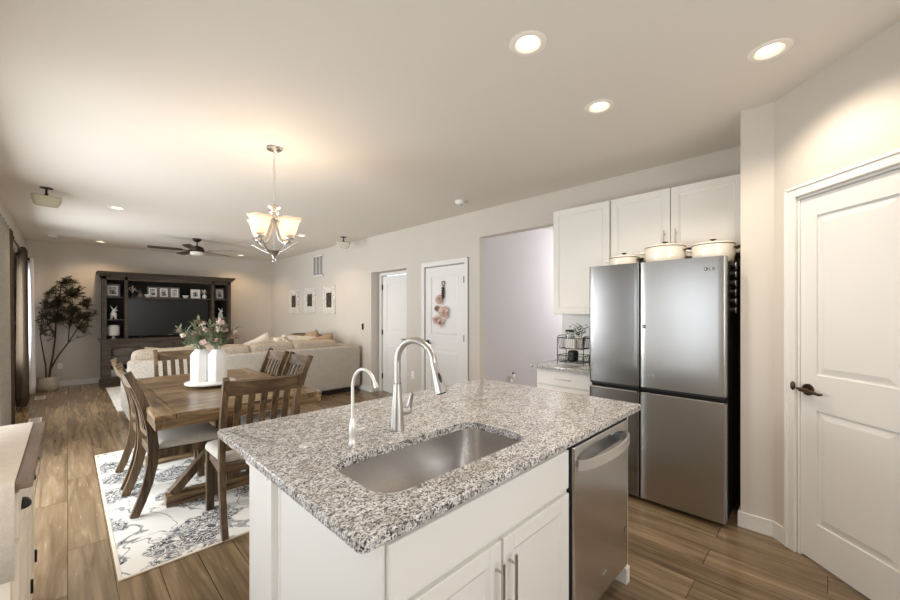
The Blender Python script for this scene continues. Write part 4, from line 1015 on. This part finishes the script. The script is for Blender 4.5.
def pframe(x, y, z, w_, h_, label, n=1, fm='photo'):
    f = T('photo_frame', label, 'photo frame', (x, y, z), 0)
    tl = Matrix.Rotation(math.radians(-8), 4, 'X')
    for k in range(n):
        ox = (k-(n-1)/2)*(w_+.004); t_ = w_*.14
        mb = MB()
        for lo, hi in (((ox-w_/2, 0, 0), (ox-w_/2+t_, .014, h_)), ((ox+w_/2-t_, 0, 0), (ox+w_/2, .014, h_)), ((ox-w_/2+t_, 0, 0), (ox+w_/2-t_, .014, t_)), ((ox-w_/2+t_, 0, h_-t_), (ox+w_/2-t_, .014, h_))): mb.box(lo, hi, .001, mtx=tl)
        fr = mb.build('frame', M[fm], f, world=False)
        MB().box((ox-w_/2+t_, .007, t_), (ox+w_/2-t_, .012, h_-t_), mtx=tl).build('mat_board', M['white'], fr, world=False)
        MB().box((ox-w_/2+t_*1.9, .0055, t_*1.9), (ox+w_/2-t_*1.9, .0069, h_-t_*1.9), mtx=tl).build('picture', M['pic'], fr, world=False)
    return f
SY = 10.08
pframe(.635, SY, 1.72, .22, .26, 'grey framed photograph on the top left shelf of the media cabinet')
pframe(1.455, SY, 1.72, .185, .235, 'triple hinged photo frame in the middle of the shelf above the television', 3)
pframe(2.03, SY, 1.72, .18, .21, 'single pale framed photograph right of centre on the shelf above the television', 1, 'frame_w')
pframe(2.51, SY, 1.72, .18, .25, 'framed photograph on the top right shelf of the media cabinet')
# small ornaments
def figurine(x, z, s_, label):
    f = T('deer_figurine', label, 'figurine', (x, SY, z))
    mb = MB()
    mb.sph((0, 0, .10*s_), .055*s_, (1, .7, 1.1)).sph((.01*s_, -.01, .19*s_), .034*s_, (1, .8, 1.1)).sph((.04*s_, -.02, .185*s_), .018*s_, (1.5, .8, .8))
    for q in ((-.035, 0), (.035, 0), (-.03, .03), (.03, -.03)): mb.cyl((q[0]*s_, q[1]*s_, 0), (q[0]*s_*.9, q[1]*s_, .09*s_), .017*s_, .022*s_, 8)
    mb.cyl((-.012*s_, 0, .21*s_), (-.05*s_, 0, .285*s_), .014*s_, .004*s_, 8).cyl((.025*s_, 0, .21*s_), (.055*s_, 0, .28*s_), .014*s_, .004*s_, 8)
    mb.sph((0, 0, .14*s_), .04*s_, (1, .7, 1.2)); mb.build('figure', M['vase'], f, True, world=False)
figurine(.645, 1.275, .95, 'white animal figurine with raised ears on the middle left shelf'); figurine(2.52, 1.275, .85, 'white animal figurine on the middle right shelf of the media cabinet')
ln = T('table_lamp', 'small white rounded lantern lamp on the lowest left shelf of the media cabinet', 'lamp', (.645, SY, .89))
MB().lathe([(0, 0), (.045, 0), (.045, .01), (.02, .02), (.018, .05), (0, .05)], (0, 0, 0), 20).build('base', M['vase'], ln, True, world=False)
MB().lathe([(0, .05), (.075, .055), (.095, .08), (.095, .235), (.075, .27), (0, .275)], (0, 0, 0), 24).build('lamp_shade', M['frame_w'], ln, True, world=False)
def bowl(x, z, r, label):
    b = MB().lathe([(0, 0), (r*.5, 0), (r*.55, .008), (r, r*1.0), (r*.93, r*1.0), (r*.5, .012), (0, .012)], (x, SY, z), 24).build('bowl', M['vase'], None, True); tag(b, label, 'bowl')
bowl(1.185, 1.72, .07, 'small white bowl left of the triple frame above the television'); bowl(1.84, 1.72, .065, 'small white bowl right of the triple frame above the television')
def posy(x, z, label, mk):
    f = T('flower_posy', label, 'flowers', (x, SY, z))
    MB().lathe([(0, 0), (.035, 0), (.045, .05), (.03, .09), (0, .09)], (0, 0, 0), 16).build('pot', M[mk], f, True, world=False)
    mb = MB(); rnd = random.Random(int(x*100))
    for k in range(60):
        a, e_ = rnd.uniform(0, 6.28), rnd.uniform(-.2, 1.5); L = rnd.uniform(.03, .085); p = Vector((math.cos(a)*math.cos(e_)*L, math.sin(a)*math.cos(e_)*L, .12+math.sin(e_)*L)); mb.leaf(p, (p.x, p.y, p.z-.1), .035, .024)
    mb.cyl((0, 0, .05), (0, 0, .13), .012, seg=6); mb.build('blossoms', M['whitef'], f, world=False)
posy(.935, 1.72, 'small white blossoms in a dish at the left end of the shelf above the television', 'bronzed'); posy(2.20, 1.72, 'white blossoms in a small vase, right end of the shelf above the television', 'vase')
md = T('ornament_house', 'small dark triangular ornament on the shelf above the television', 'ornament', (1.06, SY+.03, 1.72))
MB().prism([(-.07, 0), (.07, 0), (.0, .16)], -.02, .02, Matrix.Rotation(PI/2, 4, 'X')).build('roof_shape', M['darkw'], md, world=False)
MB().prism([(-.04, .02), (.04, .02), (0, .10)], -.024, -.020, Matrix.Rotation(PI/2, 4, 'X') @ Matrix.Translation((0, 0, .044))).build('front_inset', M['photo'], md, world=False)

# ------------------------------------------------------------ tree in a pot
tr = T('potted_tree', 'tall potted olive tree in the corner left of the media cabinet', 'potted tree', (-.25, 10.06, 0))
MB().lathe([(0, 0), (.11, 0), (.135, .03), (.145, .10), (.142, .21), (.135, .245), (.122, .245), (.126, .20), (0, .20)], (0, 0, 0), 36).build('planter', M['pot'], tr, True, world=False)
MB().lathe([(0, .215), (.124, .217), (.126, .20), (0, .19)], (0, 0, 0), 24).build('soil', M['soil'], tr, True, world=False)
tk = MB(); lf = MB(); rnd = random.Random(5); nodes = []
def stem(pts, r0):
    pts = [Vector(p) for p in pts]; tk.tube(pts, [r0*(1-.6*k/(len(pts)-1)) for k in range(len(pts))], 8); nodes.extend(pts[1:])
stem([(-.02, 0, .18), (-.03, 0, .45), (-.07, .02, .75), (-.10, .03, 1.0), (-.08, .02, 1.3)], .013)
stem([(.01, 0, .18), (.03, 0, .40), (.06, -.02, .62), (.09, -.03, .95), (.10, -.02, 1.25), (.14, 0, 1.6), (.17, .0, 1.95)], .017)
stem([(.03, 0, .38), (.13, -.02, .62), (.26, -.04, .85), (.38, -.04, 1.10), (.48, -.05, 1.3), (.52, -.03, 1.5)], .013)
stem([(.09, -.02, .95), (.0, .03, 1.2), (-.05, .04, 1.5), (.0, .03, 1.75)], .009)
stem([(.26, -.04, .85), (.27, -.06, 1.1), (.33, -.05, 1.4), (.31, -.02, 1.7)], .009)
cen = Vector((.25, -.01, 1.42))
for k in range(520):
    while True:
        u = Vector((rnd.uniform(-1, 1), rnd.uniform(-1, 1), rnd.uniform(-1, 1)))
        if u.length < 1 and not (u.z < -.35 and abs(u.x) < .45): break
    wz = .68; rx = .40*(1-.35*max(0, u.z)) ; p = cen+Vector((u.x*rx, u.y*.27, u.z*wz))
    nn = min(nodes, key=lambda q: (q-p).length+max(0, q.z-p.z)*.8)
    if (nn-p).length > .34: p = nn+(p-nn).normalized()*.34
    mid = nn.lerp(p, .5)+Vector((0, 0, .02)); tk.tube([nn, mid, p], [.004, .0028, .0014], 5)
    dd = (p-nn).normalized()
    for j in range(14):
        q = mid.lerp(p, rnd.uniform(-.1, 1.1)); a = rnd.uniform(0, 6.28); v = (dd*.6+Vector((math.cos(a), math.sin(a), rnd.uniform(-.4, .7)))).normalized()
        if q.y+v.y*.07 < .31 and q.x+v.x*.07 > -.27: lf.leaf(q, v, rnd.uniform(.04, .068), rnd.uniform(.013, .020), up=(rnd.uniform(-.5, .5), rnd.uniform(-.5, .5), 1))
tk.build('trunk', M['bark'], tr, True, world=False); lf.build('foliage', M['leaf'], tr, world=False)

# ------------------------------------------------------------ sofa
sf = T('sectional_sofa', 'large light grey-beige sectional sofa with its back to the dining table', 'sofa', (2.1, 6.5, 0))
SX0_, SX1_ = .52, 3.74
MB().box((SX0_+.02, 6.02, .09), (SX1_-.02, 6.98, .30), .02).box((2.80, 6.9, .09), (SX1_-.02, 8.75, .30), .02).build('base', M['sofa'], sf, True)
MB().box((SX0_, 6.0, .085), (SX1_, 6.20, .815), .035, seg=4).build('backrest', M['sofa'], sf, True)
MB().box((SX0_, 6.15, .085), (SX0_+.24, 7.0, .62), .04, seg=4).build('armrest', M['sofa'], sf, True)
MB().box((3.52, 6.1, .085), (SX1_, 8.78, .815), .035, seg=4).build('side_backrest', M['sofa'], sf, True)
mb = MB()
for x_, y_ in ((SX0_+.1, 6.1), (1.5, 6.1), (2.6, 6.1), (SX1_-.12, 6.1), (SX0_+.1, 6.9), (SX1_-.12, 8.6), (2.9, 8.6)): mb.box((x_-.05, y_-.04, 0), (x_+.05, y_+.04, .092), .004)
mb.box((SX0_+.06, 6.06, .02), (SX1_-.06, 6.12, .09)); mb.build('plinth', M['sofafoot'], sf)
for k in range(3): MB().soft((1.12+.73*k, 6.60, .385), (.74, .78, .20), n=6, wob=.01, seed=k).build('seat_cushion', M['cushion'], sf, True)
for k in range(2): MB().soft((3.16, 7.33+.86*k, .385), (.74, .86, .20), n=6, wob=.01, seed=9+k).build('seat_cushion', M['cushion'], sf, True)
bcx = [(.93, .72), (1.62, .66), (2.27, .66), (2.98, .80)]
for k, (x_, w_) in enumerate(bcx): MB().soft((x_, 6.28, .70), (w_, .26, .46), (.10, 0, 0), n=7, wob=.02, seed=20+k).build('back_cushion', M['cushion'], sf, True)
for k in range(2): MB().soft((3.46, 7.15+.86*k, .70), (.26, .82, .46), (0, .10, 0), n=6, wob=.02, seed=30+k).build('back_cushion', M['cushion'], sf, True)
def pillow(c, size, rot, m, label, seed=0):
    p = T('throw_pillow', label, 'pillow', c, 0)
    MB().pad((0, 0, 0), size, rot, seed=seed).build('cover', M[m], p, True, world=False)
pillow((.98, 6.52, .72), (.60, .20, .42), (.35, .15, .1), 'cushion', 'beige throw pillow leaning at the window end of the sofa', 1)
pillow((1.35, 6.56, .78), (.52, .18, .44), (.3, -.35, .1), 'cream', 'pale pillow standing askew behind the far chair on the sofa', 2)
pillow((2.20, 6.60, .80), (.46, .16, .44), (.25, -.42, 0), 'cream', 'cream pillow with a raised corner on the sofa, right of the vases', 3)
pillow((2.92, 6.62, .82), (.60, .22, .40), (.5, .1, .1), 'cream', 'plump cream pillow beside the striped throw on the sofa', 4)
pillow((3.24, 6.50, .83), (.46, .20, .34), (.3, -.25, -.2), 'tan', 'tan pillow at the right corner of the sofa', 5)
pillow((3.38, 7.2, .86), (.50, .20, .38), (.1, .2, 1.5), 'tan', 'brownish pillow on the side section of the sofa by the wall', 6)
th = T('striped_throw', 'white and tan patterned throw heaped on the sofa', 'throw', (2.55, 6.62, .86))
MB().soft((0, 0, 0), (.46, .36, .26), (0, .2, .2), n=2.2, wob=.12, seed=41).soft((.12, -.02, .05), (.26, .28, .2), (.3, 0, 0), n=2.2, wob=.15, seed=44).build('cloth', M['strip'], th, True, world=False)
th = T('brown_throw', 'dark brown knitted throw along the side back of the sofa', 'throw', (3.50, 7.7, .90))
MB().soft((0, -.1, -.0), (.30, 1.5, .16), (0, 0, 0), n=2.4, wob=.12, seed=51).build('cloth', M['brownf'], th, True, world=False)
lr = MB().box((.50, 7.15, .001), (2.72, 9.48, .012), .003).build('living_rug', M['lrug'], None); tag(lr, 'pale living room rug between the sofa and the media cabinet', 'rug')
# curtain-ish white throw hanging at the sofa's window end
# ------------------------------------------------------------ curtains
def curtain(x0_, x1_, y0_, y1_, z0_, z1_, m, label, folds=5, amp=.035, rod=None):
    c = T('curtain', label, 'curtain', ((x0_+x1_)/2, (y0_+y1_)/2, z0_), 0, None)
    mb = MB(); bm = mb.bm; n = folds*10; rows = 14; g = []
    for j in range(rows+1):
        t_ = j/rows; z_ = z0_+(z1_-z0_)*t_; row = []
        for i in range(n+1):
            u = i/n; a = amp*(1.15-.35*t_)
            xx = (x0_+x1_)/2+a*math.sin(2*PI*folds*u+.4*math.sin(3*t_)); yy = y0_+(y1_-y0_)*u+.012*math.sin(4*PI*folds*u)
            row.append(bm.verts.new((xx, yy, z_)))
        g.append(row)
    for j in range(rows):
        for i in range(n): bm.faces.new((g[j][i], g[j][i+1], g[j+1][i+1], g[j+1][i]))
    o = mb.build('cloth', M[m], c, True, recalc=False); s_ = o.modifiers.new('t', 'SOLIDIFY'); s_.thickness = .003
    for k in range(folds*2):
        yy = y0_+(y1_-y0_)*(k+.5)/(folds*2)
        MB().tube([((x0_+x1_)/2+.025*math.cos(q), yy, z1_-.05+.025*math.sin(q)) for q in [2*PI*w_/12 for w_ in range(13)]], .004, 6).build('grommet', M['pewter'], c, True)
def rod(y0_, y1_, z_, x_, label):
    r_ = T('curtain_rod', label, 'curtain rod', (x_, (y0_+y1_)/2, z_))
    MB().cyl((x_, y0_, z_), (x_, y1_, z_), .012, seg=14).build('rod', M['bronzed'], r_, True)
    for y_ in (y0_, y1_): MB().sph((x_, y_, z_), .026).build('finial', M['bronzed'], r_, True)
    for y_ in (y0_+.08, y1_-.08): MB().cyl((XL, y_, z_), (x_, y_, z_), .008, seg=10).cyl((XL, y_, z_), (XL+.006, y_, z_), .028, seg=16).build('bracket', M['bronzed'], r_, True)
curtain(-.545, -.40, 8.22, 8.82, .05, 2.36, 'curt', 'brown floor-length curtain hanging between the two living room windows', 5, .050)
curtain(-.50, -.40, 9.42, 9.80, .05, 2.32, 'curtw', 'white floor-length curtain hanging nearest the potted tree', 3, .055)
curtain(-.54, -.42, 5.35, 6.45, .05, 2.36, 'curtg', 'light grey curtain at the left edge of the view, nearest the sideboard', 5, .045)
curtain(-.54, -.42, 6.50, 6.82, .05, 2.36, 'curt', 'narrow brown curtain beside the light grey one, next to the living room window', 2, .045)
rod(6.90, 8.9, 2.31, -.472, 'dark curtain rod over the nearer living room window')
rod(9.1, 9.95, 2.27, -.45, 'dark curtain rod over the window next to the potted tree')
rod(3.0, 6.84, 2.31, -.48, 'dark curtain rod over the patio door')

# ------------------------------------------------------------ sideboard
sb = T('sideboard', 'cream sideboard with brown wood top and black cup pulls at the left edge', 'sideboard', (-.31, 2.37, 0))
BX0, BX1, BY0, BY1 = -.53, -.132, 1.905, 2.835
MB().box((BX0, BY0, .06), (BX1, BY1, .835), .003).box((BX0+.01, BY0+.02, 0), (BX1-.03, BY1-.02, .06)).build('carcass', M['bufw'], sb)
MB().box((BX0, 1.885, .835), (-.082, 2.85, .86), .004).build('top', M['buft'], sb)
for k in range(3):
    y0_ = BY0+.02+k*.30; y1_ = y0_+.29
    dr_ = MB().box((BX1, y0_, .66), (BX1+.016, y1_, .815), .003).build('drawer', M['bufw'], sb)
    def cup(yc, zc, parent):
        mb = MB(); bm = mb.bm; rr = []
        for q in range(9):
            t_ = PI*q/8; rr.append([bm.verts.new((BX1+.016+.024*math.sin(t_)*math.cos(w_), yc+.045*math.cos(t_), zc+.026*math.sin(t_)*math.sin(w_))) for w_ in [PI/2*e_/5 for e_ in range(6)]])
        for A, B in zip(rr, rr[1:]):
            for w_ in range(5): bm.faces.new((A[w_], A[w_+1], B[w_+1], B[w_]))
        o = mb.build('cup_pull', M['blackmetal'], parent, True); s_ = o.modifiers.new('t', 'SOLIDIFY'); s_.thickness = .003
    cup((y0_+y1_)/2, .72, dr_)
    d3 = MB()
    for lo, hi in (((BX1, y0_, .08), (BX1+.016, y0_+.05, .64)), ((BX1, y1_-.05, .08), (BX1+.016, y1_, .64)), ((BX1, y0_+.05, .08), (BX1+.016, y1_-.05, .14)), ((BX1, y0_+.05, .58), (BX1+.016, y1_-.05, .64)), ((BX1, y0_+.05, .14), (BX1+.008, y1_-.05, .58))): d3.box(lo, hi, .002)
    d3 = d3.build('door', M['bufw'], sb)
    MB().cyl((BX1+.019, y1_-.004, .17), (BX1+.019, y1_-.004, .23), .006, seg=10).build('hinge', M['blackmetal'], d3, True)
rn = MB(); bm = rn.bm
prof = [(2.846, .8625), (1.89, .8625), (1.881, .858), (1.878, .84), (1.874, .55)]
g = [[bm.verts.new((x_, y_, z_)) for x_ in (BX0+.01, -.30, -.122)] for y_, z_ in prof]
for A, B in zip(g, g[1:]):
    for k in range(2): bm.faces.new((A[k], A[k+1], B[k+1], B[k]))
ro = rn.build('table_runner', M['runner'], None, True); s_ = ro.modifiers.new('t', 'SOLIDIFY'); s_.thickness = .003; s_.offset = 1
tag(ro, 'wide cream runner covering the sideboard top and hanging over its near end', 'table runner')

# ------------------------------------------------------------ wall things
def wframe(y, z, w_, h_, label):
    f = T('wall_picture', label, 'picture', (XR, y, z), 0, 'three white fretwork pictures on the right wall')
    t_ = w_*.27
    mb = MB()
    for lo, hi in (((-.022, -w_/2, -h_/2), (0, -w_/2+t_, h_/2)), ((-.022, w_/2-t_, -h_/2), (0, w_/2, h_/2)), ((-.022, -w_/2+t_, -h_/2), (0, w_/2-t_, -h_/2+t_)), ((-.022, -w_/2+t_, h_/2-t_), (0, w_/2-t_, h_/2))): mb.box(lo, hi, .002)
    mb.build('frame', M['fret'], f, world=False)
    MB().box((-.012, -w_/2+t_, -h_/2+t_), (-.001, w_/2-t_, h_/2-t_)).build('picture', M['pic2'], f, world=False)
def solveY(x):   # where a pixel column meets the right wall plane
    t_ = (x-450)/380; d = XR/(.7093+.7049*t_); return d*(.7049-.7093*t_), d
for (xa, xb, ya, yb2), lab in zip(((289.7, 299.2, 289.5, 313.3), (305, 316, 287.6, 313), (323.7, 335.8, 286, 314)), ('farthest from the doors', 'the middle one', 'nearest the doors')):
    y1_, d1_ = solveY(xa); y0_, d0_ = solveY(xb); yc = (y0_+y1_)/2; dc = (d0_+d1_)/2
    za = CAM_H+(312-ya)*dc/380; zb = CAM_H+(312-yb2)*dc/380
    wframe(yc, (za+zb)/2, y1_-y0_, za-zb, 'white fretwork-framed picture on the right wall, %s of the three' % lab)
y1_, d1_ = solveY(313); y0_, d0_ = solveY(323.7); dc = (d0_+d1_)/2; za = CAM_H+(312-255.4)*dc/380; zb = CAM_H+(312-276.3)*dc/380
vt = T('wall_vent', 'white louvred return-air vent high on the right wall', 'vent', (XR, (y0_+y1_)/2, (za+zb)/2))
w_, h_ = y1_-y0_, za-zb
MB().box((-.010, -w_/2, -h_/2), (0, -w_/2+.03, h_/2)).box((-.010, w_/2-.03, -h_/2), (0, w_/2, h_/2)).box((-.010, -w_/2, -h_/2), (0, w_/2, -h_/2+.03)).box((-.010, -w_/2, h_/2-.03), (0, w_/2, h_/2)).build('frame', M['trim'], vt, world=False)
MB().box((-.002, -w_/2+.03, -h_/2+.03), (0, w_/2-.03, h_/2-.03)).build('backing', M['ventd'], vt, world=False)
mb = MB()
for q in (-.17, .17): mb.box((-.009, q*w_-.008, -h_/2+.03), (-.002, q*w_+.008, h_/2-.03))
for k in range(18): mb.box((-.007, -w_/2+.03, -h_/2+.035+k*(h_-.07)/18), (-.003, w_/2-.03, -h_/2+.041+k*(h_-.07)/18))
mb.build('louvres', M['trim'], vt, world=False)
def plate(loc, n, label, kind='outlet'):
    n = Vector(n); o = T('wall_outlet' if kind == 'outlet' else 'light_switch', label, 'outlet' if kind == 'outlet' else 'switch', loc)
    mtx = n.to_track_quat('Y', 'Z').to_matrix().to_4x4()
    MB().box((-.036, 0, -.058), (.036, .006, .058), .003, mtx=mtx).build('cover_plate', M['plate'], o, world=False)
    if kind == 'outlet':
        for z_ in (-.026, .022): MB().box((-.016, .006, z_-.014), (.016, .0085, z_+.014), .004, mtx=mtx).build('socket', M['plate'], o, world=False)
    else: MB().box((-.014, .006, -.03), (.014, .010, .03), .002, mtx=mtx).build('rocker', M['plate'], o, world=False)
    return o
plate((XR, 4.59, .44), (-1, 0, 0), 'white wall outlet between the two white doors')
plate((-.10, YF, .39), (0, -1, 0), 'white wall outlet on the far wall beside the potted tree')
o = plate((XR, 6.04, 1.17), (-1, 0, 0), 'white switch plate on the right wall left of the recessed door', 'switch')
rc = MB().box((XR-.030, 5.985, 1.10), (XR-.006, 6.015, 1.215), .006).build('remote_control', M['black'], None); tag(rc, 'black remote in a holder over the switch plate on the right wall', 'remote')
rc.location.x = -.0045
o = plate((4.50, OP1, .46), (0, -1, 0), 'white wall outlet low in the hall beyond the opening')
af = T('air_freshener', 'white plug-in air freshener in the hall outlet', 'air freshener', (4.50, OP1-.0085, .48))
MB().soft((0, -.025, .01), (.055, .05, .075), n=3).build('plug_body', M['white'], af, True, world=False); MB().lathe([(0, 0), (.014, .005), (.012, .03), (0, .034)], (0, -.025, .045), 14).build('cap', M['pewter'], af, True, world=False)
# rose hanging on the framed door
rs = T('door_hanger', 'hanging cluster of pale pink paper roses on a knotted cord on the framed door', 'door decoration', (XR-.006, 3.85, 1.40))
yd, dd_ = solveY(443.5); 
def WZ(y): return CAM_H+(312-y)*dd_/380
xw = XR+.008-.002; rs.location = (xw, yd, WZ(300))
def ypx(x): return solveY(x)[0]
MB().tube([(xw-.012, yd+.03*math.cos(q), WZ(283.5)+.032*math.sin(q)) for q in [2*PI*k/18 for k in range(19)]], .006, 8).build('ring', M['bronze'], rs, True)
mb = MB()
for k in range(14): mb.sph((xw-.018, yd+.014*math.sin(k*2.1), WZ(287.5)-k*.0115), .017, (1, 1, .9), 8, 6)
mb.build('knotted_cord', M['bronze'], rs, True)
for (px_, py_, R) in ((440.7, 299.5, .078), (445, 312.5, .10), (437.5, 320, .072), (442, 322.5, .070), (438, 308.5, .05)):
    mb = MB(); c = Vector((xw-.022, ypx(px_), WZ(py_))); rnd = random.Random(int(px_*7))
    mb.sph(c, R*.55, (.45, 1, 1), 10, 8)
    for q in range(60):
        a = rnd.uniform(0, 2*PI); el = rnd.uniform(0, 1.5); dv = Vector((-math.sin(el)*.7, math.cos(a)*math.cos(el), math.sin(a)*math.cos(el)))
        mb.leaf(c+dv*R*.3, dv+Vector((0, rnd.uniform(-.5, .5), rnd.uniform(-.5, .5))), R*.75, R*.6, up=(rnd.uniform(-1, 1), rnd.uniform(-1, 1), rnd.uniform(-1, 1)))
    mb.build('rose', M['rose' if R > .05 else 'pink'], rs)
# floor registers
for i, (x_, y_, lab) in enumerate(((-.30, 7.36, 'metal floor register under the nearer living room window'), (-.32, 9.25, 'metal floor register near the potted tree'))):
    f = T('floor_register', lab, 'floor vent', (x_, y_, 0))
    MB().box((-.06, -.155, 0), (.06, .155, .005), .002).build('plate', M['vent'], f, world=False)
    mb = MB()
    for k in range(12): mb.box((-.045, -.135+k*.0235, .005), (.045, -.125+k*.0235, .0056))
    mb.build('slots', M['ventd'], f, world=False)
